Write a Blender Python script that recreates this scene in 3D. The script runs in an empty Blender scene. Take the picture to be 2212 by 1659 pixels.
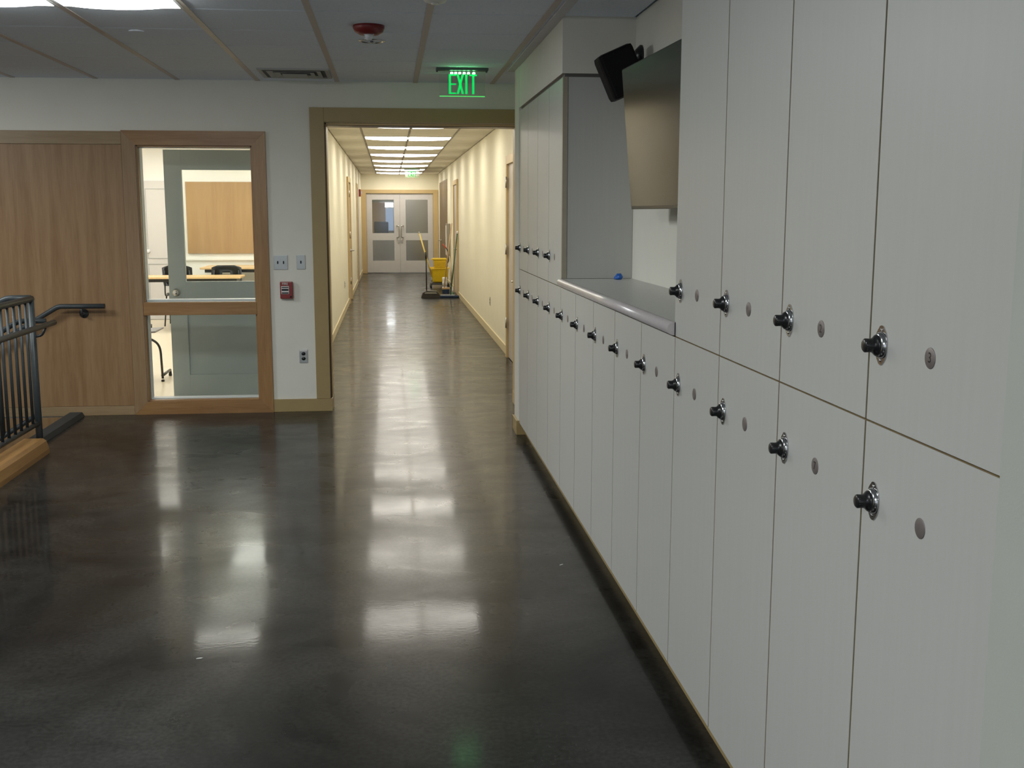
import bpy, bmesh, math, random
from mathutils import Vector, Matrix
random.seed(7)
PI = math.pi
scene = bpy.context.scene
COL = scene.collection

# ------------------------------------------------------------------ camera, world, exposure
H = 1.62
yaw, pitch, roll = .1103, .155, .0008
fwd = Vector((math.sin(yaw)*math.cos(pitch), math.cos(yaw)*math.cos(pitch), -math.sin(pitch)))
rgt = Vector((math.cos(yaw), -math.sin(yaw), 0))
upv = rgt.cross(fwd)
r2 = math.cos(roll)*rgt + math.sin(roll)*upv
u2 = -math.sin(roll)*rgt + math.cos(roll)*upv
cam = bpy.data.cameras.new('camera'); camo = bpy.data.objects.new('camera', cam)
COL.objects.link(camo)
camo.matrix_world = Matrix(((r2.x, u2.x, -fwd.x, 0), (r2.y, u2.y, -fwd.y, 0), (r2.z, u2.z, -fwd.z, H), (0, 0, 0, 1)))
cam.sensor_width = 36; cam.lens = 36*2369/2212; cam.clip_end = 200; cam.clip_start = .02
scene.camera = camo
w = bpy.data.worlds.new('world'); scene.world = w; w.use_nodes = True
w.node_tree.nodes['Background'].inputs[0].default_value = (.55, .72, 1.0, 1)
w.node_tree.nodes['Background'].inputs[1].default_value = .2
vs = scene.view_settings
vs.view_transform = 'Standard'; vs.look = 'None'; vs.gamma = 1; vs.exposure = 0.0; vs.use_curve_mapping = False

ROOM_E, HALL_E, CLASS_E, FILL_E = 29.0, 11.5, 9.5, 18.0
def area(name, loc, rot, sx, sy, energy, color):
    l = bpy.data.lights.new(name, 'AREA'); l.shape = 'RECTANGLE'; l.size = sx; l.size_y = sy; l.energy = energy; l.color = color
    o = bpy.data.objects.new(name, l); COL.objects.link(o); o.location = loc; o.rotation_euler = rot
    return o
# unseen bluish fill light, added behind the photographer
area('window_daylight', (-1.6, -3.3, 1.5), (PI/2, 0, 0), 4.6, 1.7, FILL_E, (.84, .93, 1.0))

# ------------------------------------------------------------------ materials
MATS = {}
def nodes(name):
    m = bpy.data.materials.new(name); m.use_nodes = True
    nt = m.node_tree; b = nt.nodes['Principled BSDF']
    MATS[name] = m
    return m, nt, b
def mat(name, col, rough=.5, metal=0., var=.04, scale=30., bump=0., bscale=200., stretch=(1, 1, 1), spec=.5, coat=0.):
    m, nt, b = nodes(name)
    tc = nt.nodes.new('ShaderNodeTexCoord'); mp = nt.nodes.new('ShaderNodeMapping')
    nt.links.new(tc.outputs['Object'], mp.inputs[0]); mp.inputs['Scale'].default_value = stretch
    n = nt.nodes.new('ShaderNodeTexNoise'); n.inputs['Scale'].default_value = scale; n.inputs['Detail'].default_value = 4
    nt.links.new(mp.outputs[0], n.inputs['Vector'])
    cr = nt.nodes.new('ShaderNodeValToRGB')
    cr.color_ramp.elements[0].position = .3; cr.color_ramp.elements[1].position = .7
    cr.color_ramp.elements[0].color = tuple(max(0, c*(1-var)) for c in col)+(1,)
    cr.color_ramp.elements[1].color = tuple(min(1, c*(1+var)) for c in col)+(1,)
    nt.links.new(n.outputs['Fac'], cr.inputs[0]); nt.links.new(cr.outputs[0], b.inputs['Base Color'])
    b.inputs['Roughness'].default_value = rough; b.inputs['Metallic'].default_value = metal
    b.inputs['Specular IOR Level'].default_value = spec
    b.inputs['Coat Weight'].default_value = coat
    if bump:
        n2 = nt.nodes.new('ShaderNodeTexNoise'); n2.inputs['Scale'].default_value = bscale; n2.inputs['Detail'].default_value = 3
        nt.links.new(mp.outputs[0], n2.inputs['Vector'])
        bp = nt.nodes.new('ShaderNodeBump'); bp.inputs['Strength'].default_value = bump; bp.inputs['Distance'].default_value = .002
        nt.links.new(n2.outputs['Fac'], bp.inputs['Height']); nt.links.new(bp.outputs[0], b.inputs['Normal'])
    return m
def wood(name, c1, c2, rough=.42, axis='z', scale=1., arch=False):
    m, nt, b = nodes(name)
    tc = nt.nodes.new('ShaderNodeTexCoord'); mp = nt.nodes.new('ShaderNodeMapping')
    nt.links.new(tc.outputs['Object'], mp.inputs[0])
    s = {'x': (.06, 1, 1), 'y': (1, .06, 1), 'z': (1, 1, .06)}[axis]
    mp.inputs['Scale'].default_value = tuple(v*scale for v in s)
    n = nt.nodes.new('ShaderNodeTexNoise'); n.inputs['Scale'].default_value = 14; n.inputs['Detail'].default_value = 8; n.inputs['Roughness'].default_value = .6
    n.inputs['Distortion'].default_value = .6
    nt.links.new(mp.outputs[0], n.inputs['Vector'])
    n2 = nt.nodes.new('ShaderNodeTexNoise'); n2.inputs['Scale'].default_value = 110; n2.inputs['Detail'].default_value = 4
    nt.links.new(mp.outputs[0], n2.inputs['Vector'])
    mx = nt.nodes.new('ShaderNodeMath'); mx.operation = 'MULTIPLY_ADD'; mx.inputs[1].default_value = .35
    nt.links.new(n2.outputs['Fac'], mx.inputs[0])
    m3 = nt.nodes.new('ShaderNodeMath'); m3.operation = 'MULTIPLY'; m3.inputs[1].default_value = .65
    nt.links.new(n.outputs['Fac'], m3.inputs[0]); nt.links.new(m3.outputs[0], mx.inputs[2])
    fac = mx.outputs[0]
    if arch:
        wv = nt.nodes.new('ShaderNodeTexWave'); wv.wave_type = 'BANDS'; wv.bands_direction = 'X'
        wv.inputs['Scale'].default_value = 2.2; wv.inputs['Distortion'].default_value = 9; wv.inputs['Detail'].default_value = 3; wv.inputs['Detail Scale'].default_value = 1.4
        mp2 = nt.nodes.new('ShaderNodeMapping'); mp2.inputs['Scale'].default_value = (1.6, 1, .32)
        nt.links.new(tc.outputs['Object'], mp2.inputs[0]); nt.links.new(mp2.outputs[0], wv.inputs['Vector'])
        m4 = nt.nodes.new('ShaderNodeMath'); m4.operation = 'MULTIPLY_ADD'; m4.inputs[1].default_value = .10
        nt.links.new(wv.outputs['Fac'], m4.inputs[0]); nt.links.new(fac, m4.inputs[2]); fac = m4.outputs[0]
    cr = nt.nodes.new('ShaderNodeValToRGB')
    cr.color_ramp.elements[0].position = .36; cr.color_ramp.elements[1].position = .66
    cr.color_ramp.elements[0].color = c1+(1,); cr.color_ramp.elements[1].color = c2+(1,)
    nt.links.new(fac, cr.inputs[0]); nt.links.new(cr.outputs[0], b.inputs['Base Color'])
    b.inputs['Roughness'].default_value = rough
    bp = nt.nodes.new('ShaderNodeBump'); bp.inputs['Strength'].default_value = .15; bp.inputs['Distance'].default_value = .001
    nt.links.new(fac, bp.inputs['Height']); nt.links.new(bp.outputs[0], b.inputs['Normal'])
    return m
def emis(name, col, strength):
    m, nt, b = nodes(name)
    n = nt.nodes.new('ShaderNodeTexNoise'); n.inputs['Scale'].default_value = 3
    b.inputs['Base Color'].default_value = col+(1,)
    b.inputs['Emission Color'].default_value = col+(1,)
    b.inputs['Emission Strength'].default_value = strength
    return m
def glass(name, col=(1, 1, 1), refl=.08, rough=.0):
    m = bpy.data.materials.new(name); m.use_nodes = True; nt = m.node_tree; nt.nodes.clear()
    out = nt.nodes.new('ShaderNodeOutputMaterial'); mix = nt.nodes.new('ShaderNodeMixShader')
    tr = nt.nodes.new('ShaderNodeBsdfTransparent'); gl = nt.nodes.new('ShaderNodeBsdfGlossy'); fr = nt.nodes.new('ShaderNodeLayerWeight')
    tr.inputs[0].default_value = col+(1,); gl.inputs['Roughness'].default_value = rough; fr.inputs['Blend'].default_value = .25
    ma = nt.nodes.new('ShaderNodeMath'); ma.operation = 'MULTIPLY_ADD'; ma.inputs[1].default_value = .5; ma.inputs[2].default_value = refl
    nt.links.new(fr.outputs['Fresnel'], ma.inputs[0]); nt.links.new(ma.outputs[0], mix.inputs[0])
    nt.links.new(tr.outputs[0], mix.inputs[1]); nt.links.new(gl.outputs[0], mix.inputs[2]); nt.links.new(mix.outputs[0], out.inputs[0])
    MATS[name] = m; return m

wall_paint = mat('wall_paint', (.79, .765, .69), .75, var=.015, scale=6, bump=.12, bscale=260, spec=.3)
hall_paint = mat('hall_paint', (.83, .78, .61), .7, var=.015, scale=6, bump=.1, bscale=260, spec=.3)
class_paint = mat('class_paint', (.80, .79, .76), .7, var=.015, scale=6)
tan_paint = mat('tan_paint', (.38, .275, .12), .45, var=.03, scale=8)
tan_hall = mat('tan_hall', (.56, .41, .20), .45, var=.03, scale=8)
base_hall = mat('base_hall', (.66, .56, .34), .45, var=.03, scale=8)
tile_mat = mat('ceiling_tile_white', (.82, .88, 1.0), .9, var=.04, scale=60, bump=.5, bscale=300, spec=.1)
bar_mat = mat('ceiling_bar', (.56, .48, .44), .45, var=.02)
bar_hall = mat('ceiling_bar_hall', (.30, .27, .22), .5, var=.02)
oak_panel = wood('oak_panel', (.235, .125, .052), (.325, .195, .095), .45, 'z', 1., True)
oak_frame_v = wood('oak_frame_v', (.29, .145, .05), (.41, .23, .092), .4, 'z')
oak_frame_h = wood('oak_frame_h', (.25, .12, .04), (.38, .21, .085), .4, 'x')
oak_trim_v = wood('oak_trim_v', (.27, .16, .078), (.36, .235, .13), .4, 'z')
oak_trim_h = wood('oak_trim_h', (.26, .17, .085), (.38, .27, .15), .4, 'x')
oak_kerb = wood('oak_kerb', (.22, .105, .03), (.34, .19, .07), .35, 'y')
laminate = mat('laminate', (.56, .555, .53), .42, var=.012, scale=60, stretch=(1, 1, .04), bump=.05, bscale=160)
carcass = mat('carcass', (.26, .19, .11), .6, var=.1)
door_edge = mat('door_edge', (.42, .32, .17), .5, var=.1)
counter_mat = mat('counter_laminate', (.52, .52, .49), .35, var=.05, scale=90)
nose_mat = mat('counter_nosing', (.60, .55, .55), .25, var=.03, spec=.7)
chrome = mat('chrome', (.55, .55, .56), .18, 1., var=.03)
steel = mat('brushed_steel', (.45, .45, .44), .35, 1., var=.05, scale=80)
black_pl = mat('black_plastic', (.012, .012, .013), .28, var=.1, spec=.5)
black_mt = mat('black_matte', (.006, .006, .0065), .6, var=.1, spec=.2)
disc_mat = mat('number_disc', (.27, .235, .23), .42, .5, var=.06, scale=50)
ink = mat('ink_dark', (.02, .018, .018), .5)
white_ink = mat('white_print', (.75, .72, .70), .5)
screen_mat = mat('screen_glass', (.018, .019, .018), .17, var=.02, spec=1.0)
red_pl = mat('red_plastic', (.24, .022, .02), .35, var=.04)
red_dk = mat('red_alarm', (.16, .012, .012), .4, var=.04)
clear_pl = mat('strobe_lens', (.60, .62, .64), .12, var=.03, spec=.8)
rail_mat = mat('rail_paint', (.046, .053, .057), .42, var=.08, scale=20)
nosing_rub = mat('rubber_nosing', (.030, .038, .043), .55, var=.08)
plate_mat = mat('wall_plate', (.42, .43, .43), .35, .6, var=.03, scale=60)
vent_mat = mat('vent_paint', (.42, .42, .40), .5, var=.03)
vent_dark = mat('vent_dark', (.06, .065, .06), .6, var=.05)
door_grey = mat('door_grey_paint', (.32, .355, .35), .42, var=.02, scale=8)
door_lite = mat('door_light_paint', (.60, .58, .57), .45, var=.02, scale=8)
door_beige = mat('door_beige_paint', (.50, .45, .40), .4, var=.02, scale=8)
door_wood = wood('door_brown_wood', (.15, .09, .03), (.22, .14, .05), .4, 'z')
white_paint = mat('white_stop', (.75, .75, .78), .4, var=.02)
vinyl = mat('cream_vinyl', (.70, .62, .48), .3, var=.04, scale=5)
board_tan = wood('board_tan', (.33, .19, .075), (.40, .25, .105), .55, 'z')
table_top = mat('maple_top', (.72, .50, .26), .35, var=.05, scale=12, stretch=(.2, 1, 1))
yellow = mat('yellow_plastic', (.76, .52, .018), .38, var=.05, scale=20)
yel_pole = mat('yellow_pole', (.84, .66, .20), .4, var=.05)
grn_pole = mat('green_pole', (.04, .11, .05), .4)
wood_pole = wood('wood_pole', (.50, .32, .15), (.62, .43, .22), .5, 'z')
navy = mat('navy_yarn', (.018, .035, .07), .9, var=.3, scale=80, bump=1., bscale=200)
grey_fib = mat('grey_fibre', (.32, .34, .34), .9, var=.2, scale=80)
brown_pl = mat('brown_black_plastic', (.030, .026, .018), .45, var=.1)
white_pl = mat('white_plastic', (.78, .76, .72), .35, var=.03)
green_pl = mat('green_liquid', (.10, .22, .12), .35, var=.05)
red_grip = mat('red_grip', (.55, .09, .05), .45)
blue_tape = mat('blue_tape', (.01, .12, .50), .5, var=.1)
pale_mat = mat('pale_chip', (.6, .6, .58), .6)
lamp_room = emis('lamp_room', (.95, 1.0, .99), ROOM_E)
lamp_hall = emis('lamp_hall', (1.0, .95, .86), HALL_E)
lamp_class = emis('lamp_class', (1.0, .96, .90), CLASS_E)
lamp_far = emis('lamp_far', (.90, .96, 1.0), 24.)
exit_green = emis('exit_green', (.0, .62, .10), 1.0)
exit_bright = emis('exit_bright', (.22, 1.0, .38), 50.0)
exit_edge = emis('exit_edge', (.10, .9, .16), .8)
acrylic = glass('acrylic', (.96, 1.0, .97), .05, .05)
pane_glass = glass('pane_glass', (.97, .99, .98), .0)
hall_glass = glass('wired_glass', (.45, .45, .40), .42, .18)
clear_hall = glass('clear_hall_glass', (.9, .9, .9), .10, .08)

# dark polished concrete floor
m, nt, b = nodes('polished_concrete')
tc = nt.nodes.new('ShaderNodeTexCoord')
n1 = nt.nodes.new('ShaderNodeTexNoise'); n1.inputs['Scale'].default_value = .9; n1.inputs['Detail'].default_value = 10; n1.inputs['Roughness'].default_value = .62; n1.inputs['Distortion'].default_value = .8
nt.links.new(tc.outputs['Object'], n1.inputs['Vector'])
n2 = nt.nodes.new('ShaderNodeTexNoise'); n2.inputs['Scale'].default_value = 60; n2.inputs['Detail'].default_value = 8
nt.links.new(tc.outputs['Object'], n2.inputs['Vector'])
mpx = nt.nodes.new('ShaderNodeMapping'); mpx.inputs['Scale'].default_value = (1.0, 1.5, 1)
nt.links.new(tc.outputs['Object'], mpx.inputs[0])
n3 = nt.nodes.new('ShaderNodeTexNoise'); n3.inputs['Scale'].default_value = 3.2; n3.inputs['Detail'].default_value = 7; n3.inputs['Distortion'].default_value = .5
nt.links.new(mpx.outputs[0], n3.inputs['Vector'])
cr = nt.nodes.new('ShaderNodeValToRGB')
cr.color_ramp.elements[0].position = .38; cr.color_ramp.elements[0].color = (.0045, .0048, .0048, 1)
cr.color_ramp.elements[1].position = .66; cr.color_ramp.elements[1].color = (.034, .033, .030, 1)
nt.links.new(n1.outputs['Fac'], cr.inputs[0])
mx = nt.nodes.new('ShaderNodeMix'); mx.data_type = 'RGBA'; mx.blend_type = 'MULTIPLY'; mx.inputs['Factor'].default_value = .6
cr2 = nt.nodes.new('ShaderNodeValToRGB'); cr2.color_ramp.elements[0].position = .35; cr2.color_ramp.elements[0].color = (.35, .35, .35, 1)
cr2.color_ramp.elements[1].position = .65; cr2.color_ramp.elements[1].color = (1.5, 1.5, 1.5, 1)
nt.links.new(n2.outputs['Fac'], cr2.inputs[0])
nt.links.new(cr.outputs[0], mx.inputs['A']); nt.links.new(cr2.outputs[0], mx.inputs['B'])
nt.links.new(mx.outputs['Result'], b.inputs['Base Color'])
mr = nt.nodes.new('ShaderNodeMapRange'); mr.inputs['From Min'].default_value = .3; mr.inputs['From Max'].default_value = .7
mr.inputs['To Min'].default_value = .24; mr.inputs['To Max'].default_value = .36
nt.links.new(n3.outputs['Fac'], mr.inputs['Value']); nt.links.new(mr.outputs[0], b.inputs['Roughness'])
bp = nt.nodes.new('ShaderNodeBump'); bp.inputs['Strength'].default_value = .03; bp.inputs['Distance'].default_value = .002
nt.links.new(n3.outputs['Fac'], bp.inputs['Height'])
bp2 = nt.nodes.new('ShaderNodeBump'); bp2.inputs['Strength'].default_value = .12; bp2.inputs['Distance'].default_value = .001
nt.links.new(n2.outputs['Fac'], bp2.inputs['Height']); nt.links.new(bp.outputs[0], bp2.inputs['Normal'])
nt.links.new(bp2.outputs[0], b.inputs['Normal'])
b.inputs['Specular IOR Level'].default_value = .10
b.inputs['Coat Weight'].default_value = .27
mr2 = nt.nodes.new('ShaderNodeMapRange'); mr2.inputs['From Min'].default_value = .35; mr2.inputs['From Max'].default_value = .65
mr2.inputs['To Min'].default_value = .05; mr2.inputs['To Max'].default_value = .13
nt.links.new(n1.outputs['Fac'], mr2.inputs['Value']); nt.links.new(mr2.outputs[0], b.inputs['Coat Roughness'])
nt.links.new(bp2.outputs[0], b.inputs['Coat Normal'])
concrete = m

# ------------------------------------------------------------------ mesh helpers
def BM(): return bmesh.new()
def box(bm, x0, x1, y0, y1, z0, z1, mi=0, bev=0.):
    vs_ = [bm.verts.new(p) for p in ((x0, y0, z0), (x1, y0, z0), (x1, y1, z0), (x0, y1, z0), (x0, y0, z1), (x1, y0, z1), (x1, y1, z1), (x0, y1, z1))]
    fs = []
    for q in ((0, 3, 2, 1), (4, 5, 6, 7), (0, 1, 5, 4), (1, 2, 6, 5), (2, 3, 7, 6), (3, 0, 4, 7)):
        f = bm.faces.new([vs_[i] for i in q]); f.material_index = mi; fs.append(f)
    if bev > 0:
        es = set(e for f in fs for e in f.edges)
        r = bmesh.ops.bevel(bm, geom=list(es), offset=bev, segments=2, affect='EDGES', profile=.6)
        for f in r['faces']: f.material_index = mi
    return vs_
def hexa(bm, pts, mi=0):
    vs_ = [bm.verts.new(p) for p in pts]
    for q in ((0, 3, 2, 1), (4, 5, 6, 7), (0, 1, 5, 4), (1, 2, 6, 5), (2, 3, 7, 6), (3, 0, 4, 7)):
        bm.faces.new([vs_[i] for i in q]).material_index = mi
def prism(bm, pts, axis, a, b_, mi=0, smooth=False):
    """extrude a 2-D outline along axis from a to b_"""
    def P(p, t):
        if axis == 'x': return (t, p[0], p[1])
        if axis == 'y': return (p[0], t, p[1])
        return (p[0], p[1], t)
    v0 = [bm.verts.new(P(p, a)) for p in pts]; v1 = [bm.verts.new(P(p, b_)) for p in pts]
    n = len(pts)
    f = [bm.faces.new(v0), bm.faces.new(v1[::-1])]
    for i in range(n):
        g = bm.faces.new((v0[i], v1[i], v1[(i+1) % n], v0[(i+1) % n])); g.smooth = smooth; f.append(g)
    for x in f: x.material_index = mi
def lathe(bm, prof, center, axis='z', seg=24, mi=0, smooth=True, sx=1., sy=1.):
    """prof: (radius, height) pairs along axis direction"""
    c = Vector(center); rings = []
    for r, h in prof:
        ring = []
        for i in range(seg):
            a = 2*PI*i/seg; u, v = r*math.cos(a)*sx, r*math.sin(a)*sy
            if axis == 'z': p = (u, v, h)
            elif axis == 'x': p = (h, u, v)
            else: p = (u, h, v)
            ring.append(bm.verts.new(c+Vector(p)))
        rings.append(ring)
    for k in range(len(rings)-1):
        for i in range(seg):
            try:
                f = bm.faces.new((rings[k][i], rings[k][(i+1) % seg], rings[k+1][(i+1) % seg], rings[k+1][i]))
                f.smooth = smooth; f.material_index = mi
            except ValueError: pass
    for ring in (rings[0], rings[-1]):
        try: bm.faces.new(ring).material_index = mi
        except ValueError: pass
def tube(bm, pts, r, seg=10, mi=0, cap=True, r1=None):
    pts = [Vector(p) for p in pts]; rings = []
    n = len(pts); prev = None
    for i, p in enumerate(pts):
        if i == 0: t = pts[1]-pts[0]
        elif i == n-1: t = pts[-1]-pts[-2]
        else: t = (pts[i+1]-p).normalized()+(p-pts[i-1]).normalized()
        t.normalize()
        ref = prev if prev is not None else (Vector((0, 0, 1)) if abs(t.z) < .9 else Vector((1, 0, 0)))
        u = ref - t*ref.dot(t); u.normalize(); prev = u; v = t.cross(u)
        sc = 1.
        if 0 < i < n-1:
            d = (pts[i+1]-p).normalized().dot(t); sc = 1/max(d, .6)
        rr = r if r1 is None else r+(r1-r)*i/(n-1)
        rings.append([bm.verts.new(p+(u*math.cos(2*PI*k/seg)+v*math.sin(2*PI*k/seg))*rr*(sc if False else 1)) for k in range(seg)])
    for a in range(n-1):
        for k in range(seg):
            f = bm.faces.new((rings[a][k], rings[a][(k+1) % seg], rings[a+1][(k+1) % seg], rings[a+1][k])); f.smooth = True; f.material_index = mi
    if cap:
        bm.faces.new(rings[0][::-1]).material_index = mi; bm.faces.new(rings[-1]).material_index = mi
def smooth_path(pts, rad=.04, n=5):
    pts = [Vector(p) for p in pts]; out = [pts[0]]
    for i in range(1, len(pts)-1):
        a, p, c = pts[i-1], pts[i], pts[i+1]
        d1 = min(rad, (p-a).length*.45); d2 = min(rad, (c-p).length*.45)
        s = p+(a-p).normalized()*d1; e = p+(c-p).normalized()*d2
        for k in range(n+1):
            t = k/n; out.append((1-t)**2*s+2*t*(1-t)*p+t*t*e)
    out.append(pts[-1]); return out
def mesh_of(bm, name, ms):
    bmesh.ops.recalc_face_normals(bm, faces=bm.faces)
    me = bpy.data.meshes.new(name); bm.to_mesh(me); bm.free()
    for x in (ms if isinstance(ms, (list, tuple)) else [ms]): me.materials.append(x)
    return me
def obj(name, bm, ms, parent=None, loc=(0, 0, 0)):
    me = mesh_of(bm, name, ms) if not isinstance(bm, bpy.types.Mesh) else bm
    o = bpy.data.objects.new(name, me); COL.objects.link(o); o.location = loc
    if parent: o.parent = parent
    return o
def tag(o, label, cat, group=None):
    o['label'] = label; o['category'] = cat
    if group: o['group'] = group
    return o
def thing(name, label, cat, loc=(0, 0, 0), group=None, rz=0.):
    o = bpy.data.objects.new(name, None); COL.objects.link(o); o.location = loc; o.rotation_euler.z = rz
    o.empty_display_size = .1
    return tag(o, label, cat, group)
def struct(name, bm, ms, loc=(0, 0, 0)):
    o = obj(name, bm, ms, None, loc); o['kind'] = 'structure'; return o
def sempty(name, loc=(0, 0, 0)):
    o = bpy.data.objects.new(name, None); COL.objects.link(o); o.location = loc; o['kind'] = 'structure'; return o
def copy_tree(o, loc=None, parent=None):
    c = o.copy(); COL.objects.link(c)
    if parent: c.parent = parent
    if loc is not None: c.location = loc
    for ch in list(o.children): copy_tree(ch, None, c)
    return c
def bar_obj(name, x0, x1, y0, y1, z0, z1, ms, parent=None, bev=0.):
    bm = BM(); box(bm, x0, x1, y0, y1, z0, z1, 0, bev); return obj(name, bm, ms, parent)
def text_mesh(txt, size, extrude=.0004, xs=1.):
    cu = bpy.data.curves.new('t', 'FONT'); cu.body = txt; cu.size = size; cu.extrude = extrude; cu.align_x = 'CENTER'; cu.align_y = 'CENTER'; cu.resolution_u = 3
    o = bpy.data.objects.new('t', cu); COL.objects.link(o)
    dg = bpy.context.evaluated_depsgraph_get(); me = bpy.data.meshes.new_from_object(o.evaluated_get(dg))
    bpy.data.objects.remove(o); bpy.data.curves.remove(cu)
    return me
def add_text(bm, txt, size, M, mi, extrude=.0004):
    me = text_mesh(txt, size, extrude); t = bmesh.new(); t.from_mesh(me); t.transform(M)
    for f in t.faces: f.material_index = mi
    tmp = bpy.data.meshes.new('tmp'); t.to_mesh(tmp); t.free()
    n0 = len(bm.faces); bm.from_mesh(tmp); bm.faces.ensure_lookup_table()
    for f in bm.faces[n0:]: f.material_index = mi
    bpy.data.meshes.remove(tmp); bpy.data.meshes.remove(me)

# ------------------------------------------------------------------ dimensions
D = 9.04          # face of the wall with the corridor opening
WT = .26          # its thickness
C = 2.645         # ceiling
XF = .93          # locker door faces
XB = 1.32         # wall behind the lockers
L = 30.03         # face of the double doors at the end of the corridor
HL, HR = -.745, 1.325   # corridor walls
OL, OR, OZ = -.505, 1.05, 2.33   # corridor opening

# ------------------------------------------------------------------ floor, stairwell
bm = BM()
box(bm, -2.5, 1.6, -3.4, D, -.2, 0)
box(bm, -7, -2.5, -3.4, 2.0, -.2, 0)
box(bm, HL, HR, D, L+.3, -.2, 0)
struct('floor', bm, concrete)
bm = BM(); box(bm, -6.6, HL-.12, D+WT, 17.2, -.15, 0); struct('floor_classroom', bm, vinyl)
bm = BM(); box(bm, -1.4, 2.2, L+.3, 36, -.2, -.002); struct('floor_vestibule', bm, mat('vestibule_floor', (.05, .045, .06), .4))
bm = BM()
box(bm, -7, -5.4, 2.0, D, -1.95, -1.75); box(bm, -5.4, -2.5, 2.0, 7.66, -1.95, -1.75)
struct('floor_lower', bm, concrete)
stairs = sempty('floor_stairs')
for k in range(9):
    o = bar_obj('stair_tread', -2.57-.3*(k+1), -2.57-.3*k, 7.72, D-.03, -.175*(k+1)-.05, -.175*(k+1), concrete, stairs)
    bm = BM(); box(bm, -2.62-.3*k, -2.57-.3*k, 7.72, D-.03, -.175*(k+1), -.175*(k+1)+.006)
    obj('stair_nosing', bm, nosing_rub, stairs)
    bar_obj('stair_riser', -2.57-.3*k, -2.555-.3*k, 7.72, D-.03, -.175*(k+1), -.175*k-.01, concrete, stairs)
# rubber nosing along the top of the stairs
bm = BM()
prism(bm, [(-2.575, -.2), (-2.575, .030), (-2.568, .036), (-2.475, .036), (-2.455, .003), (-2.455, 0), (-2.5, 0), (-2.5, -.2)], 'y', 7.74, 8.985)
tag(obj('stair_edge_strip', bm, nosing_rub), 'dark raised rubber strip along the top edge of the stairs', 'edging')
# face of the slab below floor level
bm = BM(); box(bm, -2.5, -2.46, 2.0, 7.70, -1.75, -.2); prism(bm, [(-2.46, -1.75), (-5.4, -1.75), (-5.4, -1.72), (-2.60, -.10), (-2.46, -.10)], 'y', 7.665, 7.70); struct('wall_stairwell', bm, wall_paint)

# oak kerb beside the stairwell
bm = BM()
prism(bm, [(-2.49, 0), (-2.49, .098), (-2.485, .102), (-2.365, .102), (-2.342, .085), (-2.328, .03), (-2.326, 0)], 'y', 2.6, 7.615)
tag(obj('oak_kerb', bm, oak_kerb), 'low oak kerb under the metal guard rail', 'kerb')

# ------------------------------------------------------------------ walls
bm = BM()
# wall that holds the corridor opening, the interior window and the oak panelling
WX0, WX1, WZ0, WZ1 = -1.965, -1.075, .105, 2.14
box(bm, -7, WX0, D, D+.15, -1.9, C)
box(bm, WX0, WX1, D, D+.15, -.2, WZ0); box(bm, WX0, WX1, D, D+.15, WZ1, C)
box(bm, WX1, OL, D, D+.15, 0, C)
box(bm, WX1+.0, OL, D+.15, D+WT, 0, C)
box(bm, OL, OR, D, D+WT, OZ, C)
box(bm, OR, 1.6, D, D+WT, 0, C)
struct('wall_front', bm, wall_paint)
bm = BM(); box(bm, XB, XB+.12, 1.0, D, 0, C); struct('wall_right', bm, wall_paint)
bm = BM(); box(bm, .86, XB+.12, -3.4, 1.44, 0, C); struct('wall_right_near', bm, mat('near_wall_paint', (.50, .52, .47), .6, var=.015, scale=6, bump=.1, bscale=260))
bm = BM(); box(bm, .922, XB, 7.905, 8.15, 0, C); struct('wall_right_end', bm, wall_paint)
bm = BM()
box(bm, -7.12, -7, -3.4, D, -1.9, C); struct('wall_left', bm, wall_paint)
# unseen wall behind the camera, windows added to carry the fill light
bm = BM()
box(bm, -7, 1.44, -3.52, -3.4, -.2, .6); box(bm, -7, 1.44, -3.52, -3.4, 2.4, C)
box(bm, -7, -4.0, -3.52, -3.4, .6, 2.4); box(bm, .8, 1.44, -3.52, -3.4, .6, 2.4)
struct('wall_back', bm, wall_paint)
win = sempty('window_2')
for x in (-4.0, -2.45, -.85, .74): bar_obj('window_frame', x, x+.06, -3.5, -3.42, .6, 2.4, steel, win)
bar_obj('window_frame', -4, .8, -3.5, -3.42, .6, .66, steel, win); bar_obj('window_frame', -4, .8, -3.5, -3.42, 2.34, 2.4, steel, win)

# soffits over the locker blocks
bm = BM(); box(bm, XF-.004, XB, 5.94, 7.905, 2.352, C); box(bm, XF-.004, XB, 1.44, 3.49, 2.352, C)
struct('wall_soffit', bm, wall_paint)
bm = BM(); box(bm, XF+.012, XB, 5.955, 7.9, 2.333, 2.352); box(bm, XF+.012, XB, 1.5, 3.475, 2.333, 2.352)
struct('trim_4', bm, mat('reveal_trim', (.16, .15, .14), .5))
# wall angle where ceiling meets soffit
bm = BM(); box(bm, .872, XF-.005, 1.5, 8.15, C-.012, C); box(bm, .872, XB, 8.15, 8.2, C-.012, C)
struct('trim_5', bm, mat('wall_angle', (.62, .61, .63), .5))

# baseboards (tan)
bm = BM()
box(bm, -.967, OL+.016, D-.016, D, 0, .105, 0, .003); box(bm, OL, OL+.016, D, D+WT, 0, .105, 0, .003)
struct('baseboard_front', bm, tan_paint)
bm = BM(); box(bm, OR-.016, OR, D-.016, D+WT, 0, .105, 0, .003); box(bm, OR-.016, XB, D-.016, D, 0, .105)
struct('baseboard_front_right', bm, tan_hall)
bm = BM(); box(bm, .906, .985, 7.885, 7.905, 0, .105, 0, .002); box(bm, .906, .922, 7.9, 8.165, 0, .105, 0, .002); box(bm, .906, XB, 8.15, 8.165, 0, .105)
struct('baseboard_right', bm, tan_paint)
bm = BM(); box(bm, .975, .99, 1.44, 7.89, 0, .084)
struct('baseboard_lockers', bm, tan_paint)

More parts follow.
